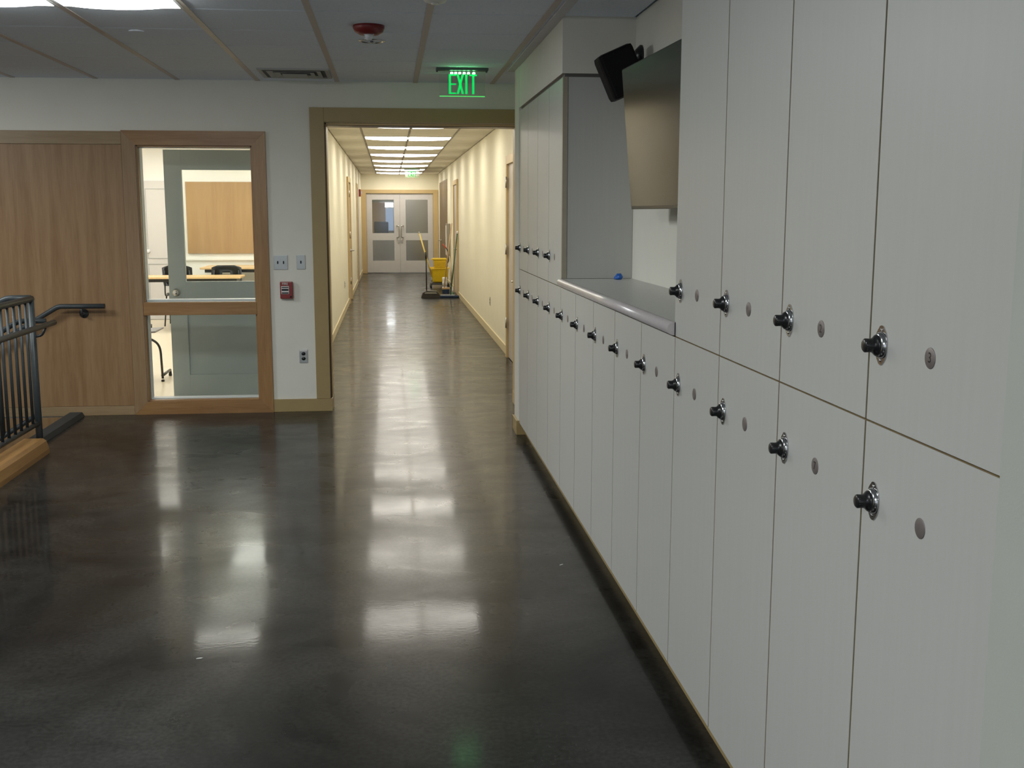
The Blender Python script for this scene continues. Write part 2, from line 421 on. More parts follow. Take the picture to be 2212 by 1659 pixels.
# corridor opening casing
bm = BM()
box(bm, OL-.112, OL, D-.02, D, .105, OZ+.112, 0, .003); box(bm, OL-.0, OR+.112, D-.02, D, OZ, OZ+.112, 0, .003); box(bm, OR, OR+.112, D-.02, D, .105, OZ, 0, .003)
struct('trim_1', bm, tan_paint)
bm = BM()
box(bm, OL, OL+.010, D+.02, D+.05, .105, OZ-.012); box(bm, OL, OR, D+.07, D+WT+.002, OZ-.022, OZ)
struct('trim_2', bm, mat('bronze_track', (.10, .06, .03), .35, .6))
bm = BM()
box(bm, OL, OL+.014, D+.05, D+WT, .105, OZ); box(bm, OL, OR, D+.05, D+WT, OZ-.018, OZ); box(bm, OR-.014, OR, D+.05, D+WT, .105, OZ)
struct('trim_3', bm, tan_hall)

# ------------------------------------------------------------------ ceilings
def ceiling(name, x_edges, y_edges, skip, tmat, bmat, barw=.022, z=C, gap=.0045, barwx=None):
    root = sempty(name)
    cache = {}
    bm = BM(); box(bm, x_edges[0]-.1, x_edges[-1]+.1, y_edges[0]-.1, y_edges[-1]+(.1 if name == 'ceiling_corridor' else 0), z+.013, z+.10)
    obj('ceiling_slab', bm, tmat, root)
    for i in range(len(x_edges)-1):
        for j in range(len(y_edges)-1):
            if (i, j) in skip: continue
            wx, wy = x_edges[i+1]-x_edges[i], y_edges[j+1]-y_edges[j]
            key = (round(wx, 3), round(wy, 3))
            if key not in cache:
                b2 = BM(); e = gap
                vs4 = [(-wx/2+e, -wy/2+e), (wx/2-e, -wy/2+e), (wx/2-e, wy/2-e), (-wx/2+e, wy/2-e)]
                b4 = [(x*(1-.012/wx*2), y*(1-.012/wy*2)) for x, y in vs4]
                top = [b2.verts.new((x, y, .012)) for x, y in vs4]; mid = [b2.verts.new((x, y, .005)) for x, y in vs4]; bot = [b2.verts.new((x, y, -.001)) for x, y in b4]
                b2.faces.new(top); b2.faces.new(bot[::-1])
                for k in range(4):
                    b2.faces.new((top[k], mid[k], mid[(k+1) % 4], top[(k+1) % 4])); b2.faces.new((mid[k], bot[k], bot[(k+1) % 4], mid[(k+1) % 4]))
                cache[key] = mesh_of(b2, 'ceiling_tile', tmat)
            o = bpy.data.objects.new('ceiling_tile', cache[key]); COL.objects.link(o); o.parent = root
            o.location = ((x_edges[i]+x_edges[i+1])/2, (y_edges[j]+y_edges[j+1])/2, z)
    for x in x_edges[1:-1]:
        bar_obj('grid_bar', x-barw/2, x+barw/2, y_edges[0], y_edges[-1], z-.005, z+.012, bmat, root)
    bw = barwx or .006
    for y in y_edges[1:-1]:
        bar_obj('grid_cross_bar', x_edges[0], x_edges[-1], y-bw/2, y+bw/2, z-.0005, z+.012, tmat if bw < .01 else bmat, root)
    return root
P = .6145
xe = [-7.0]+[-1.01-P*k for k in range(9, 0, -1)]+[-1.01, -.392, .2225, .838, 1.32]
xe = [v for v in xe if v >= -7.0]; 
ye = [-3.4]+[5.95-P*k for k in range(15, 0, -1)]+[5.95, 6.59, 7.2, 7.82, 8.43, 9.04]
def fixtures(cx_list, cy_list): return [(x, y) for x in cx_list for y in cy_list]
xi = {round(v, 3): i for i, v in enumerate(xe)}
i2 = xe.index(-1.01)-2; i1 = xe.index(-1.01)-1
jl = len(ye)-1-6      # row 5.3355..5.95
room_lights = []
for (i, j) in ((i1, jl), (i2, jl), (i1, jl-6), (i2, jl-6), (i1, jl-11), (i2, jl-11), (i1-4, jl+2), (i2-4, jl+2)):  # every pair after the first is unseen, added as fill
    room_lights.append((i, j))
ceiling('ceiling', xe, ye, set(room_lights), tile_mat, bar_mat, .036)

def lamp_fixture(wx, wy, lens, edge, dome=.03, half=False):
    bm = BM(); t = .018
    for a in ((-wx/2, wx/2, -wy/2, -wy/2+t), (-wx/2, wx/2, wy/2-t, wy/2), (-wx/2, -wx/2+t, -wy/2+t, wy/2-t), (wx/2-t, wx/2, -wy/2+t, wy/2-t)):
        box(bm, a[0], a[1], a[2], a[3], -.006, .02)
    fr = mesh_of(bm, 'frame', edge)
    bm = BM(); N = 14; M_ = 6; g = []
    for i in range(N+1):
        row = []
        u = -1+2*i/N; x = u*(wx/2-t)
        for j in range(M_+1):
            v = -1+2*j/M_; y = v*(wy/2-t)
            U = (u-1)/2 if half else u
            zz = -.002-dome*(max(0, 1-U*U))**.5*(max(0, 1-v*v))**.5
            row.append(bm.verts.new((x, y, zz)))
        g.append(row)
    for i in range(N):
        for j in range(M_):
            f = bm.faces.new((g[i][j], g[i][j+1], g[i+1][j+1], g[i+1][j])); f.smooth = True
    me = bpy.data.meshes.new('diffuser'); bm.normal_update(); bm.to_mesh(me); bm.free(); me.materials.append(lens)
    return fr, me
def put_lamps(spots, frme, lbls, group, name='ceiling_light', z=C):
    for k, (x, y) in enumerate(spots):
        t = thing(name, lbls[k], 'ceiling light', (x, y, z), group)
        obj('frame', frme[0], None, t); obj('diffuser', frme[1], None, t)
fm = lamp_fixture(P-.01, P-.01, lamp_room, mat('lamp_rim', (.6, .6, .6), .4), .042)
spots = [((xe[i]+xe[i+1])/2, (ye[j]+ye[j+1])/2) for i, j in room_lights]
put_lamps(spots, fm, ['square lit ceiling light at the upper left, right one of the pair', 'square lit ceiling light at the upper left, left one of the pair']
          + ['square lit ceiling light behind the photographer, right of the nearer pair', 'square lit ceiling light behind the photographer, left of the nearer pair',
             'square lit ceiling light behind the photographer, right of the rear pair', 'square lit ceiling light behind the photographer, left of the rear pair',
             'square lit ceiling light over the stairwell, right one of the pair', 'square lit ceiling light over the stairwell, left one of the pair'], 'square lights in the room ceiling')

# corridor ceiling
hx = [HL, -.332, .276, .884, HR]
rows = [11.15, 13.39, 15.66, 17.90, 20.15, 22.50, 24.72, 27.0, 29.2]
hy = [D+WT]
for r_ in rows:
    a, b2_ = r_-.304, r_+.304
    gapn = a-hy[-1]; n = max(1, round(gapn/.6))
    y0 = hy[-1]
    for k in range(1, n+1): hy.append(y0+gapn*k/n)
    hy.append(b2_)
hy.append(L+.0)
skip = set()
for r_ in rows:
    j = min(range(len(hy)-1), key=lambda q: abs((hy[q]+hy[q+1])/2-r_))
    skip.add((1, j)); skip.add((2, j))
hall_tile = mat('hall_ceiling_tile', (.84, .79, .68), .9, var=.03, scale=60, bump=.4, bscale=300, spec=.1)
ceiling('ceiling_corridor', hx, hy, skip, hall_tile, bar_hall, .012)
fh = lamp_fixture(.605, .60, lamp_hall, bar_hall, .034, True)
ordn = ['first', 'second', 'third', 'fourth', 'fifth', 'sixth', 'seventh', 'eighth', 'ninth', 'tenth', 'eleventh', 'twelfth', 'thirteenth']
for k, r_ in enumerate(rows):
    for x, s in ((-.028, 'left'), (.58, 'right')):
        t = thing('ceiling_light', 'bright corridor ceiling light, %s one of the %s row from the opening' % (s, ordn[k]), 'ceiling light', (x, r_, C), 'lights along the corridor ceiling')
        obj('frame', fh[0], None, t); obj('diffuser', fh[1], None, t)
        if s == 'right': t.rotation_euler.z = PI

# ------------------------------------------------------------------ corridor walls, doors
bm = BM()
box(bm, HL-.12, HL, D+WT, 9.82, 0, C); box(bm, HL-.12, HL, 9.82, 10.76, 2.16, C); box(bm, HL-.12, HL, 10.76, L, 0, C)
struct('wall_corridor_left', bm, hall_paint)
bm = BM(); box(bm, HR, HR+.12, D+WT, L, 0, C); struct('wall_corridor_right', bm, hall_paint)
bm = BM(); box(bm, HL-.12, HL+.0, L, L+.15, 0, C); box(bm, HL, HR, L, L+.15, 2.16, C); box(bm, HR, HR+.12, L, L+.15, 0, C)
struct('wall_corridor_end', bm, hall_paint)
bm = BM(); box(bm, HL, HL+.014, 10.86, 19.93, 0, .1, 0, .002); box(bm, HL, HL+.014, 21.15, 25.5, 0, .1); box(bm, HL, HL+.014, 26.6, L-.01, 0, .1)
struct('baseboard_corridor_left', bm, base_hall)
bm = BM(); box(bm, HR-.014, HR, D+WT, 11.0, 0, .1); box(bm, HR-.014, HR, 12.35, 21.35, 0, .1, 0, .002); box(bm, HR-.014, HR, 23.0, 25.4, 0, .1); box(bm, HR-.014, HR, 29.1, L-.01, 0, .1)
struct('baseboard_corridor_right', bm, base_hall)

def side_door(n, X, s, y0, y1, ztop, leafmat, lever_y=None, hinge_y=None, frame=True, proud=.035, cw=.09, inset=.01, framemat=None):
    """s: -1 door in the right wall (faces -x), +1 in the left wall"""
    framemat = framemat or tan_hall
    root = sempty('door_%d' % n, (X, (y0+y1)/2, 0))
    def lb(name, xa, xb, ya, yb, za, zb, m_, bev=0., par=None):
        bm = BM(); box(bm, min(s*xa, s*xb), max(s*xa, s*xb), ya-(y0+y1)/2, yb-(y0+y1)/2, za, zb, 0, bev); return obj(name, bm, m_, par or root)
    lf = lb('door_leaf', .002, inset, y0+cw, y1-cw, .008, ztop-cw, leafmat)
    if frame:
        lb('door_jamb', .0, proud, y0, y0+cw, 0, ztop, framemat, .003); lb('door_jamb', .0, proud, y1-cw, y1, 0, ztop, framemat, .003)
        lb('door_head', .0, proud, y0+cw, y1-cw, ztop-cw, ztop, framemat, .003)
    if hinge_y:
        for z in (.40, 1.22, 1.95):
            bm = BM(); tube(bm, [(s*(proud+.006), hinge_y-(y0+y1)/2, z-.06), (s*(proud+.006), hinge_y-(y0+y1)/2, z+.06)], .009, 8); obj('hinge', bm, steel, root)
    if lever_y:
        bm = BM(); c = lever_y-(y0+y1)/2; z = .915
        lathe(bm, [(.028, 0), (.028, .008), (.012, .012), (.011, .06)], (0, 0, 0), 'x', 16)
        if s < 0: bmesh.ops.scale(bm, vec=(-1, 1, 1), verts=bm.verts)
        bmesh.ops.translate(bm, vec=(s*inset, c, z), verts=bm.verts)
        tube(bm, smooth_path([(s*(inset+.055), c, z), (s*(inset+.065), c+.03, z), (s*(inset+.062), c+.13, z-.004)], .02), .009, 8)
        obj('lever_handle', bm, chrome, root)
    return root
side_door(1, HR, -1, 11.10, 12.32, 2.235, door_beige, 11.28, 12.20)
side_door(2, HR, -1, 21.35, 22.6, 2.255, door_beige, 21.55, None)
side_door(3, HR, -1, 25.45, 29.1, 2.38, door_wood, 28.4, None, True, .012, .05, .008, door_wood)
side_door(4, HL, 1, 19.93, 21.12, 2.25, door_beige, 20.95, 20.05)
side_door(5, HL, 1, 25.5, 26.6, 2.28, door_beige, None, None, True, .02)

# double doors at the far end
dd = sempty('door_6', (.285, L, 0))
def dbar(name, x0, x1, y0, y1, z0, z1, m_, par=dd, bev=0.):
    bm = BM(); box(bm, x0-.285, x1-.285, y0, y1, z0, z1, 0, bev); return obj(name, bm, m_, par)
dbar('door_jamb', -.755, -.61, -.03, .0, 0, 2.225, tan_hall); dbar('door_jamb', 1.18, 1.315, -.03, .0, 0, 2.225, tan_hall); dbar('door_head', -.61, 1.18, -.03, .0, 2.13, 2.225, tan_hall)
dbar('door_stop', -.61, 1.18, .07, .12, 2.10, 2.16, tan_hall); dbar('door_jamb', -.66, -.61, .0, .15, 0, 2.16, tan_hall); dbar('door_jamb', 1.18, 1.23, .0, .15, 0, 2.16, tan_hall)
for (a, b_, g0, g1, side) in ((-.605, .283, -.455, .125, 'l'), (.287, 1.175, .44, 1.035, 'r')):
    bm = BM(); y0, y1 = .02, .065
    for q in ((a, g0, 0.012, 2.125), (g1, b_, 0.012, 2.125)): box(bm, q[0]-.285, q[1]-.285, y0, y1, q[2], q[3], 0, .002)
    for q in ((.012, .33), (.88, 1.07), (1.96, 2.125)): box(bm, g0-.285, g1-.285, y0, y1, q[0], q[1], 0, .002)
    leaf = obj('door_leaf', bm, door_lite, dd)
    for q in ((.33, .88), (1.07, 1.96)):
        bm = BM(); box(bm, g0-.285, g1-.285, .038, .046, q[0], q[1]); obj('door_pane', bm, clear_hall if (side == 'l' and q[0] > 1) else hall_glass, leaf)
    bm = BM(); xx = (b_-.04 if side == 'l' else a+.04)-.285
    sg = -1 if side == 'l' else 1; tube(bm, smooth_path([(xx+sg*.045, .02, 1.27), (xx+sg*.045, -.05, 1.27), (xx-sg*.01, -.06, 1.27), (xx-sg*.01, -.06, .96), (xx+sg*.045, -.05, .96), (xx+sg*.045, .02, .96)], .03), .013, 8); obj('pull_handle', bm, chrome, leaf)
    bm = BM(); box(bm, xx-.02, xx+.02, .012, .02, .80, .90, 0, .002); obj('lock_cover', bm, steel, leaf)
    if side == 'l':
        bm = BM(); box(bm, .283-.285-.012, .287-.285+.012, .065, .075, .012, 2.125); obj('astragal', bm, steel, leaf)
# vestibule beyond the doors
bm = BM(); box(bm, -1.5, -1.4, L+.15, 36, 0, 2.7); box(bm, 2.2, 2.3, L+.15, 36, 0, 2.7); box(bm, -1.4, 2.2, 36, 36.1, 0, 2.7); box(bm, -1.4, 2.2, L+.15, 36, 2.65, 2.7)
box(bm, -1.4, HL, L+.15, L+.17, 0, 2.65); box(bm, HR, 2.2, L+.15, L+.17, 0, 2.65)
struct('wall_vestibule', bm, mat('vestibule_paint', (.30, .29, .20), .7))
o = bar_obj('brown_partition', -1.38, -.13, 35.85, 35.93, .0, 1.93, board_tan); tag(o, 'orange-brown wood panel seen through the left far door', 'panel')
t = thing('window_screen', 'bright bluish window seen through the left far door', 'window', (-.07, 35.99, 1.55))
bm = BM(); box(bm, -.20, .20, -.01, .0, .24, .38); obj('bright_pane', bm, lamp_far, t)
bm = BM(); box(bm, -.05, .20, -.01, .0, -.5, .21); obj('blue_pane', bm, emis('pane_blue', (.28, .36, .5), .6), t)
bm = BM()
for q in ((-.24, -.20, -.54, .42), (.20, .24, -.54, .42)): box(bm, q[0], q[1], -.02, .0, q[2], q[3])
for q in ((.38, .42), (.21, .24), (-.54, -.50)): box(bm, -.20, .20, -.02, .0, q[0], q[1])
obj('window_frame', bm, steel, t)
t = thing('ceiling_light', 'lit ceiling light in the room beyond the far double doors', 'ceiling light', (.9, 33.2, 2.65))  # unseen lamp, added to brighten what stands behind the glass
bm = BM(); box(bm, -.6, .6, -.6, .6, -.02, -.004); obj('diffuser', bm, lamp_far, t)
bm = BM(); box(bm, -.62, .62, -.62, .62, -.006, 0); obj('frame', bm, white_paint, t)
o = bar_obj('dark_cabinet', -.48, -.03, 34.8, 35.2, 0, 1.34, black_pl, None, .03); tag(o, 'dark cabinet behind the glass of the left far door', 'cabinet')

# grey cabinet on the right corridor wall
t = thing('wall_cabinet', 'grey metal cabinet on the right corridor wall beyond the cleaning cart', 'cabinet', (HR, 24.4, .68))
bm = BM(); box(bm, -.085, 0, -.2, .2, 0, .70, 0, .004); obj('cabinet_body', bm, mat('cabinet_grey', (.33, .30, .24), .5), t)
bm = BM(); box(bm, -.09, -.085, -.18, .18, .02, .66); obj('cabinet_door', bm, white_pl, t)  # paler sheet: light on this side of the cabinet put into its colour
# red fire strobe on the left corridor wall
t = thing('fire_strobe', 'red fire strobe high on the left corridor wall by the far doors', 'alarm', (HL, 27.9, 2.1))
bm = BM(); box(bm, 0, .05, -.06, .06, -.09, .09, 0, .006); obj('housing', bm, red_pl, t)
bm = BM(); box(bm, .05, .085, -.025, .025, -.03, .04, 0, .006); obj('strobe_lens', bm, clear_pl, t)
# outlets in the corridor
def outlet(loc, rot, label):
    t = thing('wall_outlet', label, 'outlet', loc); t.rotation_euler = rot
    bm = BM(); box(bm, -.033, .033, -.006, 0, -.056, .056, 0, .002); pl = obj('cover_plate', bm, plate_mat, t)
    for dz in (-.02, .02):
        bm = BM(); lathe(bm, [(.0165, 0), (.0165, -.0025), (.0001, -.0025)], (0, -.006, dz), 'y', 18, sy=.85); obj('socket', bm, black_pl, t)
    return t
t0 = outlet((-.7155, D, .4585), (0, 0, 0), 'steel wall outlet low on the white wall beside the opening')
bm = BM(); box(bm, -.031, .031, -.0068, -.006, .040, .055); obj('plate_label', bm, white_ink, t0)
outlet((HL, 18.2, .45), (0, 0, -PI/2+PI), 'small outlet low on the left corridor wall')
outlet((HR, 14.62, .45), (0, 0, -PI/2), 'small outlet low on the right corridor wall')
for o in bpy.data.objects:
    pass

# ------------------------------------------------------------------ wall plates, pull station
def switch_plate(x0, x1, z0, z1, n, label):
    cx, cz = (x0+x1)/2, (z0+z1)/2
    t = thing('light_switch', label, 'light switch', (cx, D, cz))
    bm = BM(); box(bm, x0-cx, x1-cx, -.006, 0, z0-cz, z1-cz, 0, .002); obj('cover_plate', bm, plate_mat, t)
    for k in range(n):
        xk = (k-(n-1)/2)*.046
        bm = BM(); box(bm, xk-.005, xk+.005, -.0066, -.005, -.012, .012); obj('switch_slot', bm, black_pl, t)
        bm = BM(); hexa(bm, [(xk-.004, -.018, .001), (xk+.004, -.018, .001), (xk+.004, -.006, -.005), (xk-.004, -.006, -.005), (xk-.004, -.019, .008), (xk+.004, -.019, .008), (xk+.004, -.006, .006), (xk-.004, -.006, .006)]); obj('toggle', bm, black_pl, t)
switch_plate(-.932, -.820, 1.164, 1.279, 2, 'double toggle light switch with a steel plate next to the oak frame')
switch_plate(-.750, -.681, 1.166, 1.280, 1, 'single toggle light switch with a steel plate next to the tan casing')
t = thing('fire_alarm_pull', 'red fire alarm pull station on the white wall', 'alarm', (-.835, D, 1.0))
bm = BM(); box(bm, -.050, .050, -.04, 0, -.068, .068, 0, .006); obj('housing', bm, red_pl, t)
bm = BM()
box(bm, -.040, .022, -.046, -.039, -.030, .034, 0, .003)
for z, h in ((.024, .004), (.004, .0085), (-.021, .005)): box(bm, -.036, .018, -.0475, -.045, z-h, z+h, 1)
obj('pull_handle', bm, [white_ink, black_pl], t)
bm = BM(); add_text(bm, 'FIRE', .026, Matrix.Translation((-.009, -.0415, .051)) @ Matrix.Rotation(PI/2, 4, 'X'), 0, .001); obj('lettering', bm, white_ink, t)
bm = BM(); lathe(bm, [(.008, 0), (.008, -.002), (.0001, -.002)], (.034, -.04, -.052), 'y', 12); obj('key_lock', bm, black_pl, t)

# ------------------------------------------------------------------ interior window, oak frame
win = sempty('window_1', (0, D, 0))
def wb(name, x0, x1, y0, y1, z0, z1, m_, bev=.002): 
    bm = BM(); box(bm, x0, x1, y0, y1, z0, z1, 0, bev); return obj(name, bm, m_, win)
FX0, FX1, FZ1 = -2.07, -.967, 2.252
# mitred oak frame
def mitre(name, pts, m_):
    bm = BM(); v0 = [bm.verts.new((x, -.022, z)) for x, z in pts]; v1 = [bm.verts.new((x, 0, z)) for x, z in pts]
    bm.faces.new(v0); bm.faces.new(v1[::-1])
    for i in range(4): bm.faces.new((v0[i], v1[i], v1[(i+1) % 4], v0[(i+1) % 4]))
    return obj(name, bm, m_, win)
g = .0012
mitre('window_frame_stile', [(FX0, 0), (FX0, FZ1), (WX0-g, WZ1+g), (WX0-g, WZ0-g)], oak_trim_v)
mitre('window_frame_stile', [(FX1, 0), (WX1+g, WZ0-g), (WX1+g, WZ1+g), (FX1, FZ1)], oak_frame_v)
mitre('window_frame_rail', [(FX0+g, FZ1), (FX1-g, FZ1), (WX1, WZ1), (WX0, WZ1)], oak_frame_h)
mitre('window_frame_rail', [(FX0+g, 0), (WX0, WZ0), (WX1, WZ0), (FX1-g, 0)], oak_frame_h)
wb('window_mid_rail', WX0, WX1, -.02, .035, .805, .909, oak_frame_h)
wb('window_reveal', WX0, WX0+.012, 0, .06, WZ0, WZ1, oak_frame_v); wb('window_reveal', WX1-.012, WX1, 0, .06, WZ0, WZ1, oak_frame_v)
wb('window_reveal', WX0, WX1, 0, .06, WZ1-.012, WZ1, oak_frame_h); wb('window_reveal', WX0, WX1, 0, .06, WZ0, WZ0+.008, oak_frame_h)
wb('window_stop', WX0, WX0+.016, .06, .15, WZ0, WZ1, white_paint); wb('window_stop', WX1-.016, WX1, .06, .15, WZ0, WZ1, white_paint)
wb('window_stop', WX0, WX1, .06, .15, WZ1-.016, WZ1, white_paint); wb('window_stop', WX0, WX1, .06, .15, WZ0, WZ0+.016, white_paint); wb('window_stop', WX0, WX1, .06, .15, .805, .925, white_paint)
wb('window_pane', WX0+.012, WX1-.012, .05, .056, WZ0+.01, .806, pane_glass, 0); wb('window_pane', WX0+.012, WX1-.012, .05, .056, .908, WZ1-.01, pane_glass, 0)

# oak wall panelling left of the window
pan = thing('oak_wall_panel', 'oak veneered wall panelling left of the glazed frame', 'wall panel', (-3.0, D, 0))
def pb(name, x0, x1, y0, y1, z0, z1, m_, bev=.0015):
    bm = BM(); box(bm, x0+3.0, x1+3.0, y0, y1, z0, z1, 0, bev); return obj(name, bm, m_, pan)
pb('veneer_sheet', -4.42, -2.074, -.010, 0, .076, 2.143, oak_panel); pb('veneer_sheet', -6.9, -4.424, -.010, 0, .076, 2.143, oak_panel)
pb('top_rail', -6.9, -2.072, -.018, 0, 2.145, 2.245, oak_trim_h)
pb('bottom_rail', -6.9, -2.072, -.018, 0, .0, .074, oak_trim_h)
pb('lower_sheet', -6.9, -2.58, -.010, 0, -1.7, -.012, oak_panel)

# ------------------------------------------------------------------ handrail on the oak wall
t = thing('wall_handrail', 'dark grey steel handrail fixed to the oak wall', 'handrail', (-2.35, D-.01, .86))
def sub(pts, o): return [(p[0]-o[0], p[1]-o[1], p[2]-o[2]) for p in pts]
o_ = (-2.35, D-.01, .86)
yr = D-.085
bm = BM(); tube(bm, smooth_path(sub([(-2.245, yr, .888), (-2.60, yr, .888), (-5.2, yr, .888-2.6*.60)], o_), .03), .0195, 14); obj('rail', bm, rail_mat, t)
for x, z in ((-2.425, .888), (-3.6, .888-.60*1.0)):
    bm = BM(); lathe(bm, [(.036, 0), (.036, -.008), (.012, -.014), (.010, -.05)], (x-o_[0], 0, z-.062-o_[2]), 'y', 20)
    tube(bm, smooth_path(sub([(x, yr+.03, z-.062), (x, yr, z-.055), (x, yr, z-.015)], o_), .02), .008, 8); obj('bracket', bm, rail_mat, t)

# guard rail on the kerb
t = thing('guard_rail', 'dark grey steel guard rail with round pickets standing by the oak kerb', 'railing', (-2.40, 5.2, 0))
o_ = (-2.40, 5.2, 0)
GX = -2.40
def gt(name, pts, r, rad=.04, seg=12): 
    bm = BM(); tube(bm, smooth_path(sub(pts, o_), rad) if len(pts) > 2 else sub(pts, o_), r, seg); return obj(name, bm, rail_mat, t)
PY = 7.66
gt('post', [(GX, PY, -.15), (GX, PY, 1.045)], .023); gt('post', [(GX, 2.7, .1), (GX, 2.7, 1.04)], .023); gt('post', [(GX, 5.2, .1), (GX, 5.2, 1.04)], .023)
gt('top_rail', [(GX, PY+.02, 1.045), (GX, 2.7, 1.045)], .0215)
gt('bottom_rail', [(GX, PY, .200), (GX, 2.7, .200)], .0165)
bm = BM(); tube(bm, sub([(GX+.085, PY+.20, .868), (GX+.085, 2.7, .868)], o_), .019, 12); hr_ = obj('handrail', bm, rail_mat, t)
gt('handrail_bracket', [(GX, PY, .79), (GX+.06, PY, .80), (GX+.085, PY, .85)], .009, .02)
gt('handrail_bracket', [(GX, 5.2, .79), (GX+.06, 5.2, .80), (GX+.085, 5.2, .85)], .009, .02)
bm = BM(); tube(bm, [(0, 0, .205), (0, 0, 1.035)], .0105, 8); pk = mesh_of(bm, 'picket', rail_mat)
y = PY-.115
while y > 2.75:
    if abs(y-5.2) > .05: o = obj('picket', pk, None, t, (0, y-o_[1], 0))
    y -= .118
# stair guard, descending
t = thing('stair_guard', 'dark steel guard rail going down beside the stairs', 'railing', (-2.45, 7.70, 0))
o_ = (-2.45, 7.70, 0); sl = .62
gt('top_rail', [(GX, PY+.01, 1.05), (-2.56, PY+.01, 1.05), (-5.1, PY+.01, 1.05-2.54*sl)], .0215)
gt('bottom_rail', [(GX, PY+.03, .26), (-5.1, PY+.03, .26-2.7*sl)], .0165)
gt('handrail', [(-2.34, PY+.10, .888), (-2.52, PY+.10, .888), (-5.1, PY+.10, .888-2.58*sl)], .0175)
gt('post', [(-5.05, PY+.01, -1.75), (-5.05, PY+.01, 1.05-2.49*sl)], .023)
for k in range(1, 22):
    x = GX-.118*k
    zt = 1.045-max(0, -2.56-x)*sl; zb = .26-(GX-x)*sl
    gt('picket', [(x, PY+.02, zb), (x, PY+.02, zt)], .0095, seg=8)

# ------------------------------------------------------------------ lockers
PT = .4895; Y0 = 1.55
def lock_parts():
    # plate: pointed oval; dial: chrome ring, black skirt, ribbed knob.  Local frame: x outward = -x world
    bm = BM(); pts = []
    for i in range(32):
        a = 2*PI*i/32; ca, sa = math.cos(a), math.sin(a)
        hh = .0380; ww = .0265
        yv = ww*abs(ca)**1.5*(1 if ca >= 0 else -1); zv = hh*abs(sa)**.85*(1 if sa >= 0 else -1)
        if abs(sa) > .86: yv = .0115*ca/.51*1.0
        pts.append((yv, zv))
    prism(bm, pts, 'x', 0, -.0022)
    for dz in (-.029, .029): lathe(bm, [(.0035, 0), (.0035, -.0012), (.001, -.0018)], (-.0022, 0, dz), 'x', 10)
    lathe(bm, [(.0262, -.0015), (.0258, -.0040), (.0232, -.0085), (.0212, -.0105), (.0001, -.0105)], (0, 0, 0), 'x', 28)
    plate = mesh_of(bm, 'lock_plate', chrome)
    bm = BM()
    lathe(bm, [(.0205, -.0095), (.0205, -.0125), (.0180, -.0152), (.0146, -.0185), (.0134, -.022), (.0130, -.034), (.0108, -.0365), (.0001, -.0365)], (0, 0, 0), 'x', 28)
    for i in range(20):
        a = 2*PI*i/20; tube(bm, [(-.0185, .0121*math.cos(a), .0121*math.sin(a)), (-.0345, .0124*math.cos(a), .0124*math.sin(a))], .0011, 5)
    for i in range(10):
        a = 2*PI*i/10; c, s = math.cos(a), math.sin(a)
        tube(bm, [(-.01255, .0158*c, .0158*s), (-.0146, .0152*c, .0152*s)], .0005, 4, 1)
    dial = mesh_of(bm, 'lock_dial', [black_pl, white_ink])
    return plate, dial
PLATE, DIAL = lock_parts()
def disc_mesh(txt):
    bm = BM(); lathe(bm, [(.0187, 0), (.0187, -.0010), (.0180, -.0014), (.0001, -.0014)], (0, 0, 0), 'x', 30)
    # face points to -x; text upright, read from -x side
    M = Matrix(((0, 0, -1, -.0015), (-1, 0, 0, 0), (0, 1, 0, 0), (0, 0, 0, 1)))
    if txt: add_text(bm, txt, .026, M, 1, .0002)
    return mesh_of(bm, 'number_disc', [disc_mat, ink])
def door_mesh(z0, z1):
    bm = BM(); g = .0021
    gy = .0036
    box(bm, 0, .019, -PT/2+gy, PT/2-gy, z0+g, z1-g, 1)
    # laminate face sheet
    box(bm, -.0012, 0, -PT/2+gy, PT/2-gy, z0+g, z1-g, 0)
    return mesh_of(bm, 'locker_door', [laminate, door_edge])
def body_mesh(z0, z1):
    bm = BM(); t_ = .012; d = XB-XF-.022
    x0 = .0205
    box(bm, x0, x0+d, -PT/2+.0005, -PT/2+t_, z0, z1); box(bm, x0, x0+d, PT/2-t_, PT/2-.0005, z0, z1)
    box(bm, x0, x0+d, -PT/2+t_, PT/2-t_, z0, z0+t_); box(bm, x0, x0+d, -PT/2+t_, PT/2-t_, z1-t_, z1)
    box(bm, x0+d-.006, x0+d, -PT/2+t_, PT/2-t_, z0+t_, z1-t_)
    return mesh_of(bm, 'locker_body', carcass)
ZS = 1.2175
dm_lo, dm_up, bm_lo, bm_up = door_mesh(.088, ZS), door_mesh(ZS, 2.333), body_mesh(.088, ZS), body_mesh(ZS, 2.333)
def make_locker(yc, low, num, label, group):
    t = thing('locker', label, 'locker', (XF, yc, .088 if low else ZS), group)
    zz = .088 if low else ZS
    obj('locker_body', bm_lo if low else bm_up, None, t, (0, 0, -zz))
    d = obj('locker_door', dm_lo if low else dm_up, None, t, (0, 0, -zz))
    zl = 1.066 if low else 1.371
    obj('lock_plate', PLATE, None, d, (-.0012, PT/2-.054, zl)); obj('lock_dial', DIAL, None, d, (-.0012, PT/2-.054, zl))
    obj('number_disc', disc_mesh(num), None, d, (-.0012, 0, zl))
    return t
for k in range(13):
    yc = Y0+PT*(k+.5)
    if k < 4: lab = 'lower pale grey locker in the near block, %s from the near end wall' % ordn[k]
    elif k < 9: lab = 'pale grey locker under the countertop, %s from its near end' % ordn[k-4]
    else: lab = 'lower pale grey locker under the far tall lockers, %s from the countertop' % ordn[k-9]
    make_locker(yc, True, '7' if k == 1 else '', lab, 'lower row of lockers')
ups = list(range(4))+list(range(9, 13))
